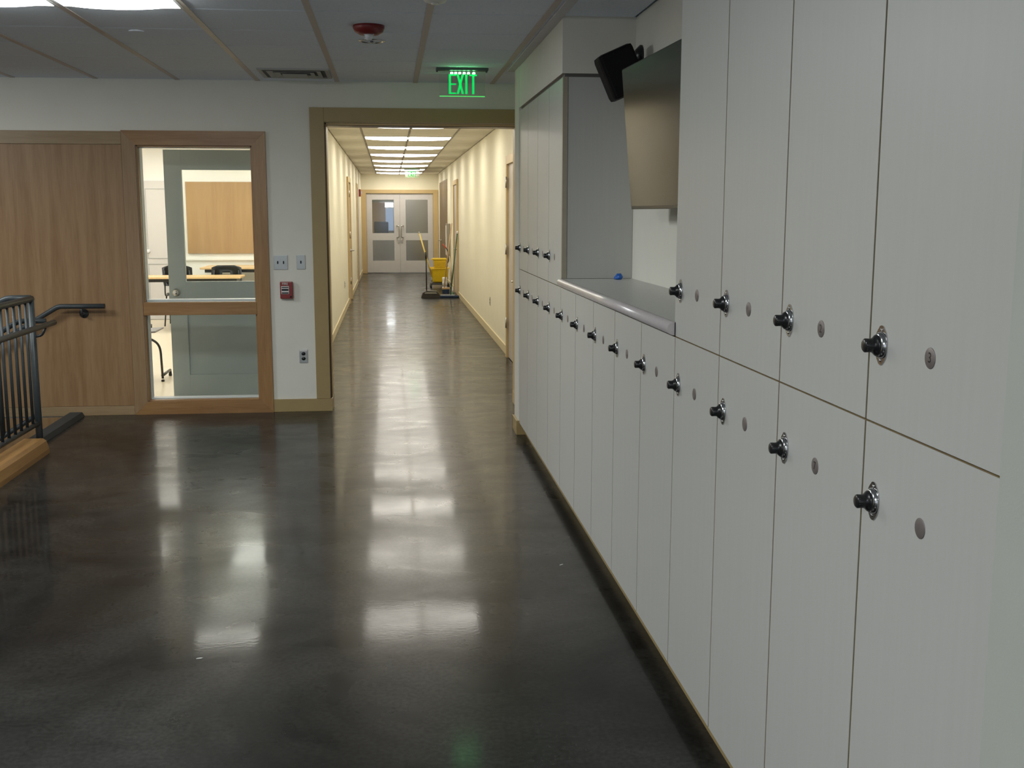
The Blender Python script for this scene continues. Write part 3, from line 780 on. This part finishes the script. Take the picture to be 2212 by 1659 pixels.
for q, k in enumerate(ups):
    yc = Y0+PT*(k+.5)
    if k < 4: lab = 'upper pale grey locker in the near block, %s from the near end wall' % ordn[k]
    else: lab = 'upper pale grey locker in the far block, %s from the countertop' % ordn[k-9]
    t = make_locker(yc, False, ('3', '2', '', '', '', '', '', '')[q], lab, 'upper row of lockers')
    if k == 9:
        bm = BM(); box(bm, .028, XB-XF-.001, -PT/2-.019, -PT/2-.001, .047, 2.333-ZS, 0, .0015); obj('side_panel', bm, laminate, t)
        bm = BM(); box(bm, -.0012, .026, -PT/2-.021, -PT/2+.003, .047, 2.333-ZS, 0, .001); obj('edge_strip', bm, mat('beige_edge', (.42, .37, .29), .4), t)
    if k == 3:
        bm = BM(); box(bm, .001, XB-XF-.001, PT/2+.001, PT/2+.019, .047, 2.333-ZS, 0, .0015); obj('side_panel', bm, laminate, t)
# fillers at both ends
bm = BM(); box(bm, XF, XF+.02, 1.442, 1.548, .088, 2.333); struct('trim_6', bm, laminate)
bm = BM(); box(bm, XF+.03, XF+.05, 7.9, 7.915, .088, 2.333); 
bm.free()

# countertop in the niche
cy0, cy1 = Y0+PT*4+.004, Y0+PT*9-.02
t = thing('countertop', 'grey laminate countertop with a rounded front edge in the locker niche', 'countertop', (1.1, (cy0+cy1)/2, ZS+.005))
my = (cy0+cy1)/2
bm = BM(); box(bm, XF-1.1-.003, XB-1.1, cy0-my, cy1-my, .0, .041); obj('worktop', bm, counter_mat, t)
bm = BM(); pts = []
for i in range(13):
    a = PI/2+PI*i/12; pts.append((XF-1.1-.006+.021*math.cos(a), .0205+.0215*math.sin(a)))
pts = [(XF-1.1+.0, .042)]+pts+[(XF-1.1+.0, -.001)]
prism(bm, pts, 'y', cy0-my, cy1-my-.0, 0, True); obj('front_nosing', bm, nose_mat, t)
# blue scrap
bm = BM(); bmesh.ops.create_icosphere(bm, subdivisions=2, radius=.021)
for v in bm.verts:
    v.co.x *= random.uniform(.8, 1.2); v.co.y *= random.uniform(.8, 1.15); v.co.z = max(v.co.z*random.uniform(.8, 1.1), -.014)
bmesh.ops.translate(bm, vec=(0, 0, .0142), verts=bm.verts)
for v in bm.verts:
    if v.co.x < 0 and v.co.z < .012: v.co.x *= 1.5
tag(obj('tape_wad', bm, blue_tape, None, (1.225, 5.84, 1.2635)), 'small crumpled blue tape wad on the countertop', 'tape')

# ------------------------------------------------------------------ television
t = thing('television', 'large flat television, switched off, on the wall above the countertop', 'television', (1.13, 4.63, 1.95))
TW, TH = 1.12, .645
tilt = math.radians(-5.0); yaw_t = math.radians(0)
t.rotation_euler = (0, tilt, math.radians(2.0))
t.location = (1.135, 4.62, 1.957)
bm = BM(); box(bm, 0, .035, -TW/2, TW/2, -TH/2, TH/2, 0, .004); obj('housing', bm, black_pl, t)
bm = BM(); box(bm, -.002, .0005, -TW/2+.006, TW/2-.006, -TH/2+.016, TH/2-.006); obj('screen', bm, screen_mat, t)
bm = BM(); box(bm, .035, .07, -.25, .25, -.2, .2, 0, .01); box(bm, .068, .15, -.06, .06, -.08, .08); obj('wall_mount', bm, black_mt, t)

# ------------------------------------------------------------------ loudspeaker
t = thing('loudspeaker', 'black bracket-mounted loudspeaker hanging tilted in the corner above the television', 'loudspeaker', (1.175, 5.62, 2.315))
bm = BM()
box(bm, -.095, .095, -.07, .075, -.115, .120, 0, .024)
sp = obj('cabinet', bm, black_mt, t); sp.rotation_euler = (0, math.radians(-24), 0)
bm = BM(); box(bm, -.080, .080, -.078, -.068, -.10, .105, 0, .004); g_ = obj('grille', bm, black_mt, t); g_.rotation_euler = sp.rotation_euler
bm = BM(); box(bm, -.02, .006, -.0795, -.0775, -.094, -.082); g2 = obj('badge', bm, chrome, t); g2.rotation_euler = sp.rotation_euler
bm = BM(); lathe(bm, [(.056, 0), (.056, -.010), (.036, -.03), (.018, -.042)], (XB-1.175, .18, .112), 'x', 24)
tube(bm, smooth_path([(XB-1.175-.035, .18, .095), (.10, .10, .05), (.05, .04, .02)], .03), .008, 8)
obj('wall_bracket', bm, black_pl, t)

# ------------------------------------------------------------------ exit signs
def exit_sign(loc, label):
    t = thing('exit_sign', label, 'exit sign', loc, 'green exit signs')
    bm = BM(); box(bm, -.187, .187, -.035, .035, -.020, 0, 0, .004)
    for x in (-.18, .175): box(bm, x-.006, x+.006, -.01, .01, -.030, -.018)
    obj('housing', bm, mat('exit_housing_%d' % len(MATS), (.10, .12, .115), .4, .5), t)
    bm = BM(); box(bm, -.165, .165, -.004, .004, -.197, -.02); pn = obj('acrylic_panel', bm, acrylic, t)
    bm = BM(); box(bm, -.163, .163, -.0045, .0045, -.200, -.195); obj('lit_edge', bm, exit_edge, t)
    # letters E X I T, narrow and tall, drawn stroke by stroke
    bm = BM(); zt, zb = -.045, -.182; w_ = .016; y0, y1 = -.0062, -.0042
    def st(xa, za, xb, zb_, wd=w_):
        hexa(bm, [(xa-wd/2, y0, za), (xa+wd/2, y0, za), (xa+wd/2, y1, za), (xa-wd/2, y1, za), (xb-wd/2, y0, zb_), (xb+wd/2, y0, zb_), (xb+wd/2, y1, zb_), (xb-wd/2, y1, zb_)])
    st(-.089, zb, -.089, zt)
    for z in (zt, (zt+zb)/2, zb): box(bm, -.0825, -.044, y0, y1, min(max(z-.005, zb), zt-.010), min(max(z-.005, zb), zt-.010)+.010)
    st(-.033, zb, .004, zt); st(.004, zb, -.033, zt); st(.029, zb, .029, zt); st(.079, zb, .079, zt); box(bm, .052, .0725, y0, y1, zt-.010, zt); box(bm, .0855, .106, y0, y1, zt-.010, zt)
    obj('lettering', bm, exit_green, t)
    bm = BM()
    for x in (-.075, -.047, -.018, .014, .045, .083): lathe(bm, [(.0085, 0), (.006, .002), (.0001, .003)], (x, -.0095, -.036), 'y', 10, sx=1.2, sy=.8)
    obj('led_row', bm, exit_bright, t)
    return t
exit_sign((.537, 8.118, C), 'lit green exit sign hanging before the corridor opening')
exit_sign((.555, 26.6, C), 'small lit exit sign hanging far down the corridor')

# ------------------------------------------------------------------ ceiling devices
t = thing('fire_horn', 'dark red round fire alarm horn with a clear strobe on the ceiling', 'alarm', (-.096, 6.365, C))
bm = BM(); lathe(bm, [(.087, 0), (.087, -.016), (.078, -.036), (.052, -.050), (.0001, -.052)], (0, 0, 0), 'z', 36); obj('housing', bm, red_dk, t)
bm = BM(); lathe(bm, [(.024, -.048), (.024, -.062), (.016, -.078), (.0001, -.082)], (0, -.01, 0), 'z', 20); box(bm, -.028, .028, -.03, .012, -.052, -.046); obj('strobe_lens', bm, clear_pl, t)
t = thing('fire_sprinkler', 'chrome ringed sprinkler head on the ceiling behind the red fire horn', 'sprinkler', (-.088, 6.915, C))
bm = BM(); lathe(bm, [(.083, .0), (.083, -.004), (.068, -.007), (.058, .002), (.035, .004), (.0001, .004)], (0, 0, 0), 'z', 36); obj('trim_ring', bm, chrome, t)
bm = BM(); lathe(bm, [(.010, .0), (.010, -.010), (.022, -.011), (.022, -.013), (.0001, -.014)], (0, 0, 0), 'z', 18); obj('deflector', bm, chrome, t)
bm = BM(); lathe(bm, [(.042, 0), (.042, -.003), (.038, -.005), (.0001, -.005)], (0, 0, 0), 'z', 28)
tag(obj('sprinkler_cover', bm, tile_mat, None, (-1.42, 6.70, C)), 'flat white concealed sprinkler cover plate on the left ceiling tiles', 'sprinkler cover')
t = thing('smoke_detector', 'pale round smoke detector at the top edge of the picture', 'smoke detector', (.235, 5.47, C))
bm = BM(); lathe(bm, [(.062, 0), (.062, -.012), (.05, -.03), (.03, -.036), (.0001, -.037)], (0, 0, 0), 'z', 28); obj('housing', bm, white_pl, t)
bm = BM(); lathe(bm, [(.02, -.036), (.018, -.042), (.0001, -.043)], (0, 0, 0), 'z', 16); obj('sensor_cap', bm, white_pl, t)
# vent
t = thing('air_vent', 'square ceiling air vent with dark slots beside the wall', 'air vent', (-.675, 8.52, C))
def ring(bm, a, b_, z0, z1, mi=0):
    box(bm, -a, a, -a, -b_, z0, z1, mi); box(bm, -a, a, b_, a, z0, z1, mi); box(bm, -a, -b_, -b_, b_, z0, z1, mi); box(bm, b_, a, -b_, b_, z0, z1, mi)
bm = BM(); ring(bm, .255, .225, -.012, 0); obj('frame', bm, vent_mat, t)
bm = BM(); box(bm, -.225, .225, -.225, .225, -.003, -.001); obj('duct_opening', bm, vent_dark, t)
for a, z in ((.195, -.016), (.145, -.020)):
    bm = BM()
    for s in range(4):
        w0, w1 = a, a-.035
        pts = [(-w0, -w0, z), (w0, -w0, z), (w1, -w1, z+.012), (-w1, -w1, z+.012)]
        R_ = Matrix.Rotation(s*PI/2, 4, 'Z')
        lo = [R_ @ Vector(p) for p in pts]; hi = [p+Vector((0, 0, .003)) for p in lo]
        hexa(bm, lo+hi)
    obj('louvre', bm, vent_mat, t)
bm = BM(); box(bm, -.09, .09, -.09, .09, -.024, -.020, 0, .001); obj('centre_plate', bm, vent_mat, t)

# ------------------------------------------------------------------ classroom behind the window
bm = BM()
box(bm, -6.72, -6.6, D+WT-.1, 17.32, 0, C); box(bm, -6.6, HL-.12, 17.2, 17.32, 0, C)
struct('wall_classroom', bm, class_paint)
bm = BM(); box(bm, -6.6, HL-.12, D+.15, 17.2, C, C+.05); struct('ceiling_classroom', bm, class_paint)
bm = BM(); box(bm, -3.08, HL-.13, 17.17, 17.2, .90, .93); struct('trim_7', bm, class_paint)
bm = BM(); box(bm, -6.6, HL-.13, 17.18, 17.2, 0, .1); struct('baseboard_classroom', bm, door_lite)
k_ = 0
for x in (-1.7, -3.2, -4.7):
    for y in (11.3, 13.6, 15.9):
        t = thing('ceiling_light', 'bright classroom ceiling light, %s row from the glazing, %s from the corridor side' % (['first', 'second', 'third'][[11.3, 13.6, 15.9].index(y)], ['first', 'second', 'third'][[-1.7, -3.2, -4.7].index(x)]), 'ceiling light', (x, y, C), 'classroom ceiling lights')
        bm = BM(); box(bm, -.3, .3, -.6, .6, -.012, -.004); obj('diffuser', bm, lamp_class, t)
        bm = BM(); box(bm, -.32, .32, -.62, .62, -.004, 0); obj('frame', bm, white_paint, t)
t = thing('wood_display_board', 'orange-brown wood board on the classroom wall seen through the open door', 'board', (-2.35, 17.2, .97))
bm = BM(); box(bm, -.69, .95, -.032, -.002, .035, 1.105, 0, .002); obj('board_sheet', bm, board_tan, t)
# classroom cupboard door in far wall
rt = sempty('door_7', (-3.35, 17.2, 0))
bm = BM(); box(bm, -.28, .35, -.03, 0, .01, 2.09, 0, .002)
for q in ((-.18, .27, .12, .85), (-.18, .27, .93, 1.97)): box(bm, q[0], q[1], -.036, -.030, q[2], q[2]+.006, 1); box(bm, q[0], q[1], -.036, -.03, q[3]-.006, q[3], 1); box(bm, q[0], q[0]+.006, -.036, -.03, q[2], q[3], 1); box(bm, q[1]-.006, q[1], -.036, -.03, q[2], q[3], 1)
rt.location.x = -3.45
obj('door_leaf', bm, [door_lite, door_grey], rt)
bm = BM(); lathe(bm, [(.03, 0), (.03, -.01), (.014, -.02), (.026, -.045), (.022, -.06), (.0001, -.063)], (-.17, -.03, 1.04), 'y', 18); obj('door_knob', bm, white_paint, rt)

# open grey door just inside the classroom
dr = sempty('door_8', (-.98, 9.80, 0))
bm = BM(); x0, x1, ya, yb = -.925, 0, -.022, .022
gx0, gx1 = -.78, -.14
box(bm, x0, gx0, ya, yb, .012, 2.148, 0, .002); box(bm, gx1, x1, ya, yb, .012, 2.148, 0, .002)
for q in ((.012, .212), (.80, 1.027), (1.979, 2.148)): box(bm, gx0, gx1, ya, yb, q[0], q[1])
box(bm, gx0-.002, gx1+.002, ya+.012, yb-.012, .210, .802)
obj('door_leaf', bm, door_grey, dr)
bm = BM(); box(bm, gx0, gx1, -.003, .003, 1.027, 1.979); obj('door_pane', bm, pane_glass, dr)
bm = BM()
for s in (-1, 1):
    lathe(bm, [(.033, 0), (.033, s*.008), (.013, s*.014), (.013, s*.03), (.028, s*.045), (.026, s*.062), (.0001, s*.066)], (-.862, s*.022, .935), 'y', 22)
obj('door_knob', bm, chrome, dr)
for z in (.3, 1.1, 1.9):
    bm = BM(); tube(bm, [(.008, -.02, z-.05), (.008, -.02, z+.05)], .008, 8); obj('hinge', bm, steel, dr)

# classroom tables and chairs
def table(loc, wx, wy, h, label, name='classroom_table'):
    t = thing(name, label, 'table', loc, 'classroom tables')
    bm = BM(); box(bm, -wx/2, wx/2, -wy/2, wy/2, h-.028, h, 0, .006); obj('tabletop', bm, table_top, t)
    bm = BM(); box(bm, -wx/2+.06, wx/2-.06, -wy/2+.06, wy/2-.06, h-.075, h-.03); obj('apron', bm, black_pl, t)
    for x in (-wx/2+.12, wx/2-.12):
        bm = BM(); tube(bm, [(x, 0, .05), (x, 0, h-.06)], .022, 10); tube(bm, [(x, -wy/2+.04, .04), (x, wy/2-.04, .04)], .02, 10)
        for yy in (-wy/2+.06, wy/2-.06): lathe(bm, [(.02, 0), (.02, .03)], (x, yy, 0), 'z', 10)
        obj('leg', bm, black_pl, t)
    return t
table((-2.78, 15.75, 0), 1.45, .5, .745, 'maple topped classroom table nearest to the open door')
table((-2.12, 16.74, 0), 1.24, .80, .83, 'higher maple topped table behind the first, against the board wall')
def chair(loc, rz, label, seat_h=.45):
    t = thing('school_chair', label, 'chair', loc, 'black classroom chairs', rz)
    # seat
    bm = BM(); N = 8; M2 = 6; g = []
    for i in range(N+1):
        row = []
        for j in range(M2+1):
            u, v = i/N, -1+2*j/M2
            x = v*.215*(1-.12*u); y = -.2+.40*u; z = seat_h+.012*v*v*1.5-.02*(max(0, .15-u)/.15)**2*1.5+.01*math.sin(u*PI)*-1
            row.append(bm.verts.new((x, y, z)))
        g.append(row)
    for i in range(N):
        for j in range(M2): bm.faces.new((g[i][j], g[i][j+1], g[i+1][j+1], g[i+1][j])).smooth = True
    bmesh.ops.solidify(bm, geom=bm.faces[:], thickness=.008)
    obj('seat', bm, black_pl, t)
    # backrest with hand slot
    bm = BM(); cols = [-.21, -.14, -.055, .055, .14, .21]; rws = [.58, .66, .745, .785, .84, .875]
    vv = {}
    for a, x in enumerate(cols):
        for c, z in enumerate(rws):
            xx = x*(1-.16*(c == 5)) * (1-.05*(c == 0)); vv[a, c] = bm.verts.new((xx, .2+.05*(z-.58)/.3-.05*(x/.21)**2+.0, z+seat_h-.45-(.0 if abs(x) < .2 else (.02 if c == 5 else 0))))
    for a in range(5):
        for c in range(5):
            if a == 2 and c == 2: continue
            bm.faces.new((vv[a, c], vv[a+1, c], vv[a+1, c+1], vv[a, c+1])).smooth = True
    bmesh.ops.solidify(bm, geom=bm.faces[:], thickness=.009)
    obj('backrest', bm, black_pl, t)
    for s in (-1, 1):
        bm = BM(); tube(bm, smooth_path([(s*.17, .21, .80+seat_h-.45), (s*.18, .19, seat_h-.01), (s*.18, -.14, seat_h-.02), (s*.20, -.19, .006)], .06), .010, 8); obj('leg', bm, black_pl, t)
        bm = BM(); tube(bm, smooth_path([(s*.18, .10, seat_h-.02), (s*.20, .21, .006)], .04), .010, 8); obj('leg', bm, black_pl, t)
    return t
chair((-2.33, 16.32, 0), PI, 'black chair with a hand slot between the two classroom tables')
chair((-3.02, 16.32, 0), PI, 'black chair half hidden by the open grey door stile')
# nearer chair, only its front edge and cantilever leg show at the left of the lower pane
t = thing('cantilever_chair', 'grey seated classroom chair cut by the lower pane of the oak frame', 'chair', (-2.42, 11.0, 0))
def cpart(name, bm, m_): return obj(name, bm, m_, t)
bm = BM(); box(bm, -.25, .17, -.2, .2, .455, .472, 0, .008); 
for v in bm.verts:
    if v.co.x > .12: v.co.z += .02
cpart('seat', bm, mat('seat_grey', (.16, .15, .15), .45))
bm = BM(); box(bm, -.27, -.25, -.19, .19, .56, .84, 0, .008); cpart('backrest', bm, MATS['seat_grey'])
for yy, nm in ((-.19, 'leg'),):
    bm = BM(); tube(bm, smooth_path([(-.26, yy, .82), (-.26, yy, .43), (.10, yy, .43), (.205, yy, .36), (.215, yy, .03)], .09, 7), .0115, 10)
    lathe(bm, [(.012, 0), (.018, .006), (.012, .022)], (.215, yy, 0), 'z', 10); cpart(nm, bm, black_pl)
bm = BM(); tube(bm, [(.213, -.19, .06), (.213, .19, .06)], .014, 8); lathe(bm, [(.012, 0), (.018, .006), (.012, .06)], (.213, .19, 0), 'z', 10); cpart('crossbar', bm, black_pl)
bm = BM(); tube(bm, smooth_path([(-.26, -.19, .43), (-.27, -.19, .02), (-.27, .19, .02), (-.26, .19, .43)], .03), .0115, 8); cpart('rear_frame', bm, black_pl)

# ------------------------------------------------------------------ cleaning gear in the corridor
# mop bucket cart
t = thing('mop_bucket', 'yellow mop bucket with a wringer on a dark wheeled base', 'mop bucket', (1.07, 24.05, 0))
def taper(bm, a0, b0, z0, a1, b1, z1, mi=0, bev=0., cx=0., cy=0.):
    hexa(bm, [(cx-a0, cy-b0, z0), (cx+a0, cy-b0, z0), (cx+a0, cy+b0, z0), (cx-a0, cy+b0, z0), (cx-a1, cy-b1, z1), (cx+a1, cy-b1, z1), (cx+a1, cy+b1, z1), (cx-a1, cy+b1, z1)], mi)
    if bev: bmesh.ops.bevel(bm, geom=bm.edges[:], offset=bev, segments=3, affect='EDGES')
bm = BM(); taper(bm, .155, .20, .125, .185, .27, .42, 0, .02); bucket = obj('bucket', bm, yellow, t)
bm = BM()
for q in ((-.205, .205, -.285, -.262), (-.205, .205, .262, .285), (-.205, -.182, -.262, .262), (.182, .205, -.262, .262)): box(bm, q[0], q[1], q[2], q[3], .415, .437, 0, .006)
box(bm, -.235, -.195, -.05, .05, .42, .45, 0, .006); obj('rim', bm, yellow, t)
bm = BM(); taper(bm, .115, .07, .38, .135, .10, .61, 0, .006, .0, -.10)
wr = obj('wringer', bm, yellow, t)
bm = BM()
for k in range(6): box(bm, -.131-.002*k, .131+.002*k, -.205, -.195, .42+.028*k, .434+.028*k, 0, .003)
obj('wringer_rib', bm, yellow, wr); 
bm = BM(); box(bm, -.155, .15, -.22, .02, .605, .645, 0, .014); box(bm, -.185, -.13, -.17, -.05, .605, .628, 0, .006); obj('wringer_lip', bm, yellow, wr)
bm = BM(); tube(bm, smooth_path([(.165, -.10, .53), (.195, -.10, .58), (.19, -.10, .78), (.145, -.10, .86)], .05), .011, 8); lv = obj('wringer_lever', bm, black_pl, t)
bm = BM(); tube(bm, [(.145, -.10, .858), (.07, -.10, .945)], .014, 8); obj('lever_grip', bm, red_grip, lv)
bm = BM(); taper(bm, .20, .24, .075, .19, .23, .115, 0, .01); obj('wheel_base', bm, brown_pl, t)
for x in (-.19, .19):
    for y in (-.21, .21):
        bm = BM(); lathe(bm, [(.0001, -.014), (.036, -.014), (.038, 0), (.036, .014), (.0001, .014)], (x, y, .038), 'x', 16); tube(bm, [(x, y, .04), (x, y, .09)], .012, 8); obj('caster', bm, black_pl, t)
# mop standing in bucket, yellow pole
t = thing('wet_mop', 'mop with a yellow handle standing tilted in the yellow bucket', 'mop', (.93, 23.92, .16))
bm = BM(); tube(bm, [(-.005, 0, .0), (-.295, -.12, 1.02)], .0155, 10); obj('handle', bm, yel_pole, t)
bm = BM(); tube(bm, [(-.295, -.12, 1.02), (-.305, -.124, 1.05)], .013, 8); obj('handle_cap', bm, steel, t)
bm = BM(); lathe(bm, [(.05, -.02), (.06, .03), (.03, .10), (.012, .13)], (0, 0, 0), 'z', 14); obj('mop_head', bm, grey_fib, t)
# lobby dustpan
t = thing('lobby_dustpan', 'black long-handled dustpan standing open on the corridor floor', 'dustpan', (.765, 21.2, 0))
bm = BM()
prism(bm, [(-.18, .0), (.18, .0), (.175, .06), (.12, .125), (-.075, .135), (-.145, .10)], 'y', -.11, .12); 
obj('pan', bm, brown_pl, t)
bm = BM(); prism(bm, [(-.12, .085), (.13, .085), (.10, .108), (-.10, .110)], 'y', -.118, -.10); obj('pan_lip', bm, mat('pan_grey', (.30, .29, .24), .5), t)
bm = BM(); tube(bm, smooth_path([(-.075, .0, .12), (-.075, .02, .72), (-.07, .03, .80), (-.085, .03, .86)], .03), .011, 8); obj('handle', bm, brown_pl, t)
bm = BM(); tube(bm, [(-.075, .021, .74), (-.085, .03, .87)], .017, 8); obj('grip', bm, black_pl, t)
# dust mop leaning on the wall
t = thing('dust_mop', 'flat navy dust mop with a dark green handle leaning on the right wall', 'mop', (1.13, 21.15, 0))
bm = BM(); box(bm, -.185, .18, -.075, .075, .0, .042, 0, .018); obj('mop_pad', bm, navy, t)
bm = BM(); box(bm, -.17, .10, -.045, .045, .038, .056, 0, .006); obj('pad_top', bm, grey_fib, t)
bm = BM(); tube(bm, [(.02, 0, .05), (.16, .10, 1.22)], .0115, 8); obj('handle', bm, grn_pole, t)
bm = BM(); tube(bm, [(.16, .10, 1.22), (.168, .105, 1.27)], .0135, 8); obj('handle_tip', bm, white_pl, t)
# wooden broom
t = thing('push_broom', 'broom with a pale wooden handle leaning beside the green handled mop', 'broom', (1.09, 22.45, 0))
bm = BM(); tube(bm, [(0, 0, .09), (.17, .12, 1.40)], .0115, 8); obj('handle', bm, wood_pole, t)
bm = BM(); box(bm, -.045, .12, -.03, .03, .07, .11, 0, .008); obj('block', bm, wood_pole, t)
bm = BM(); taper(bm, .075, .035, .0, .07, .025, .075, 0, 0, .035, 0); obj('bristles', bm, navy, t)
# jugs
t = thing('cleaner_jug', 'tall white plastic bottle on the floor before the mop bucket', 'bottle', (1.125, 22.9, 0))
bm = BM(); lathe(bm, [(.05, 0), (.052, .01), (.052, .10)], (0, 0, 0), 'z', 20); obj('lower_label', bm, mat('pale_blue_label', (.55, .60, .66), .4), t)
bm = BM(); lathe(bm, [(.0525, .10), (.0525, .19), (.045, .215), (.05, .24), (.05, .285), (.04, .292), (.0001, .292)], (0, 0, 0), 'z', 20); obj('body', bm, white_pl, t)
t = thing('spray_bottle', 'small white and green spray bottle beside the green mop handle', 'bottle', (1.215, 21.75, 0))
bm = BM(); lathe(bm, [(.028, 0), (.030, .008), (.030, .065)], (0, 0, 0), 'z', 16); obj('lower_body', bm, green_pl, t)
bm = BM(); lathe(bm, [(.030, .065), (.030, .12), (.014, .15), (.014, .165)], (0, 0, 0), 'z', 16); box(bm, -.03, .014, -.01, .01, .163, .185, 0, .004); obj('upper_body', bm, white_pl, t)

# pale chips lying on the concrete
for k, (x, y, a) in enumerate(((.16, 2.62, .4), (.77, 4.86, .7), (-.72, 3.93, .2), (-.25, 3.02, 1.2))):
    bm = BM(); prism(bm, [(-.012, -.002), (.006, -.004), (.013, 0), (.004, .004), (-.009, .003)], 'z', 0, .0012)
    o = obj('paint_chip', bm, pale_mat, None, (x, y, .0002)); o.rotation_euler.z = a
    tag(o, ['tiny pale chip on the floor at the bottom centre', 'tiny pale chip on the floor by the locker base', 'tiny pale chip on the floor under the window reflection', 'tiny pale chip on the dark floor between the two reflections'][k], 'debris', 'pale chips on the concrete floor')
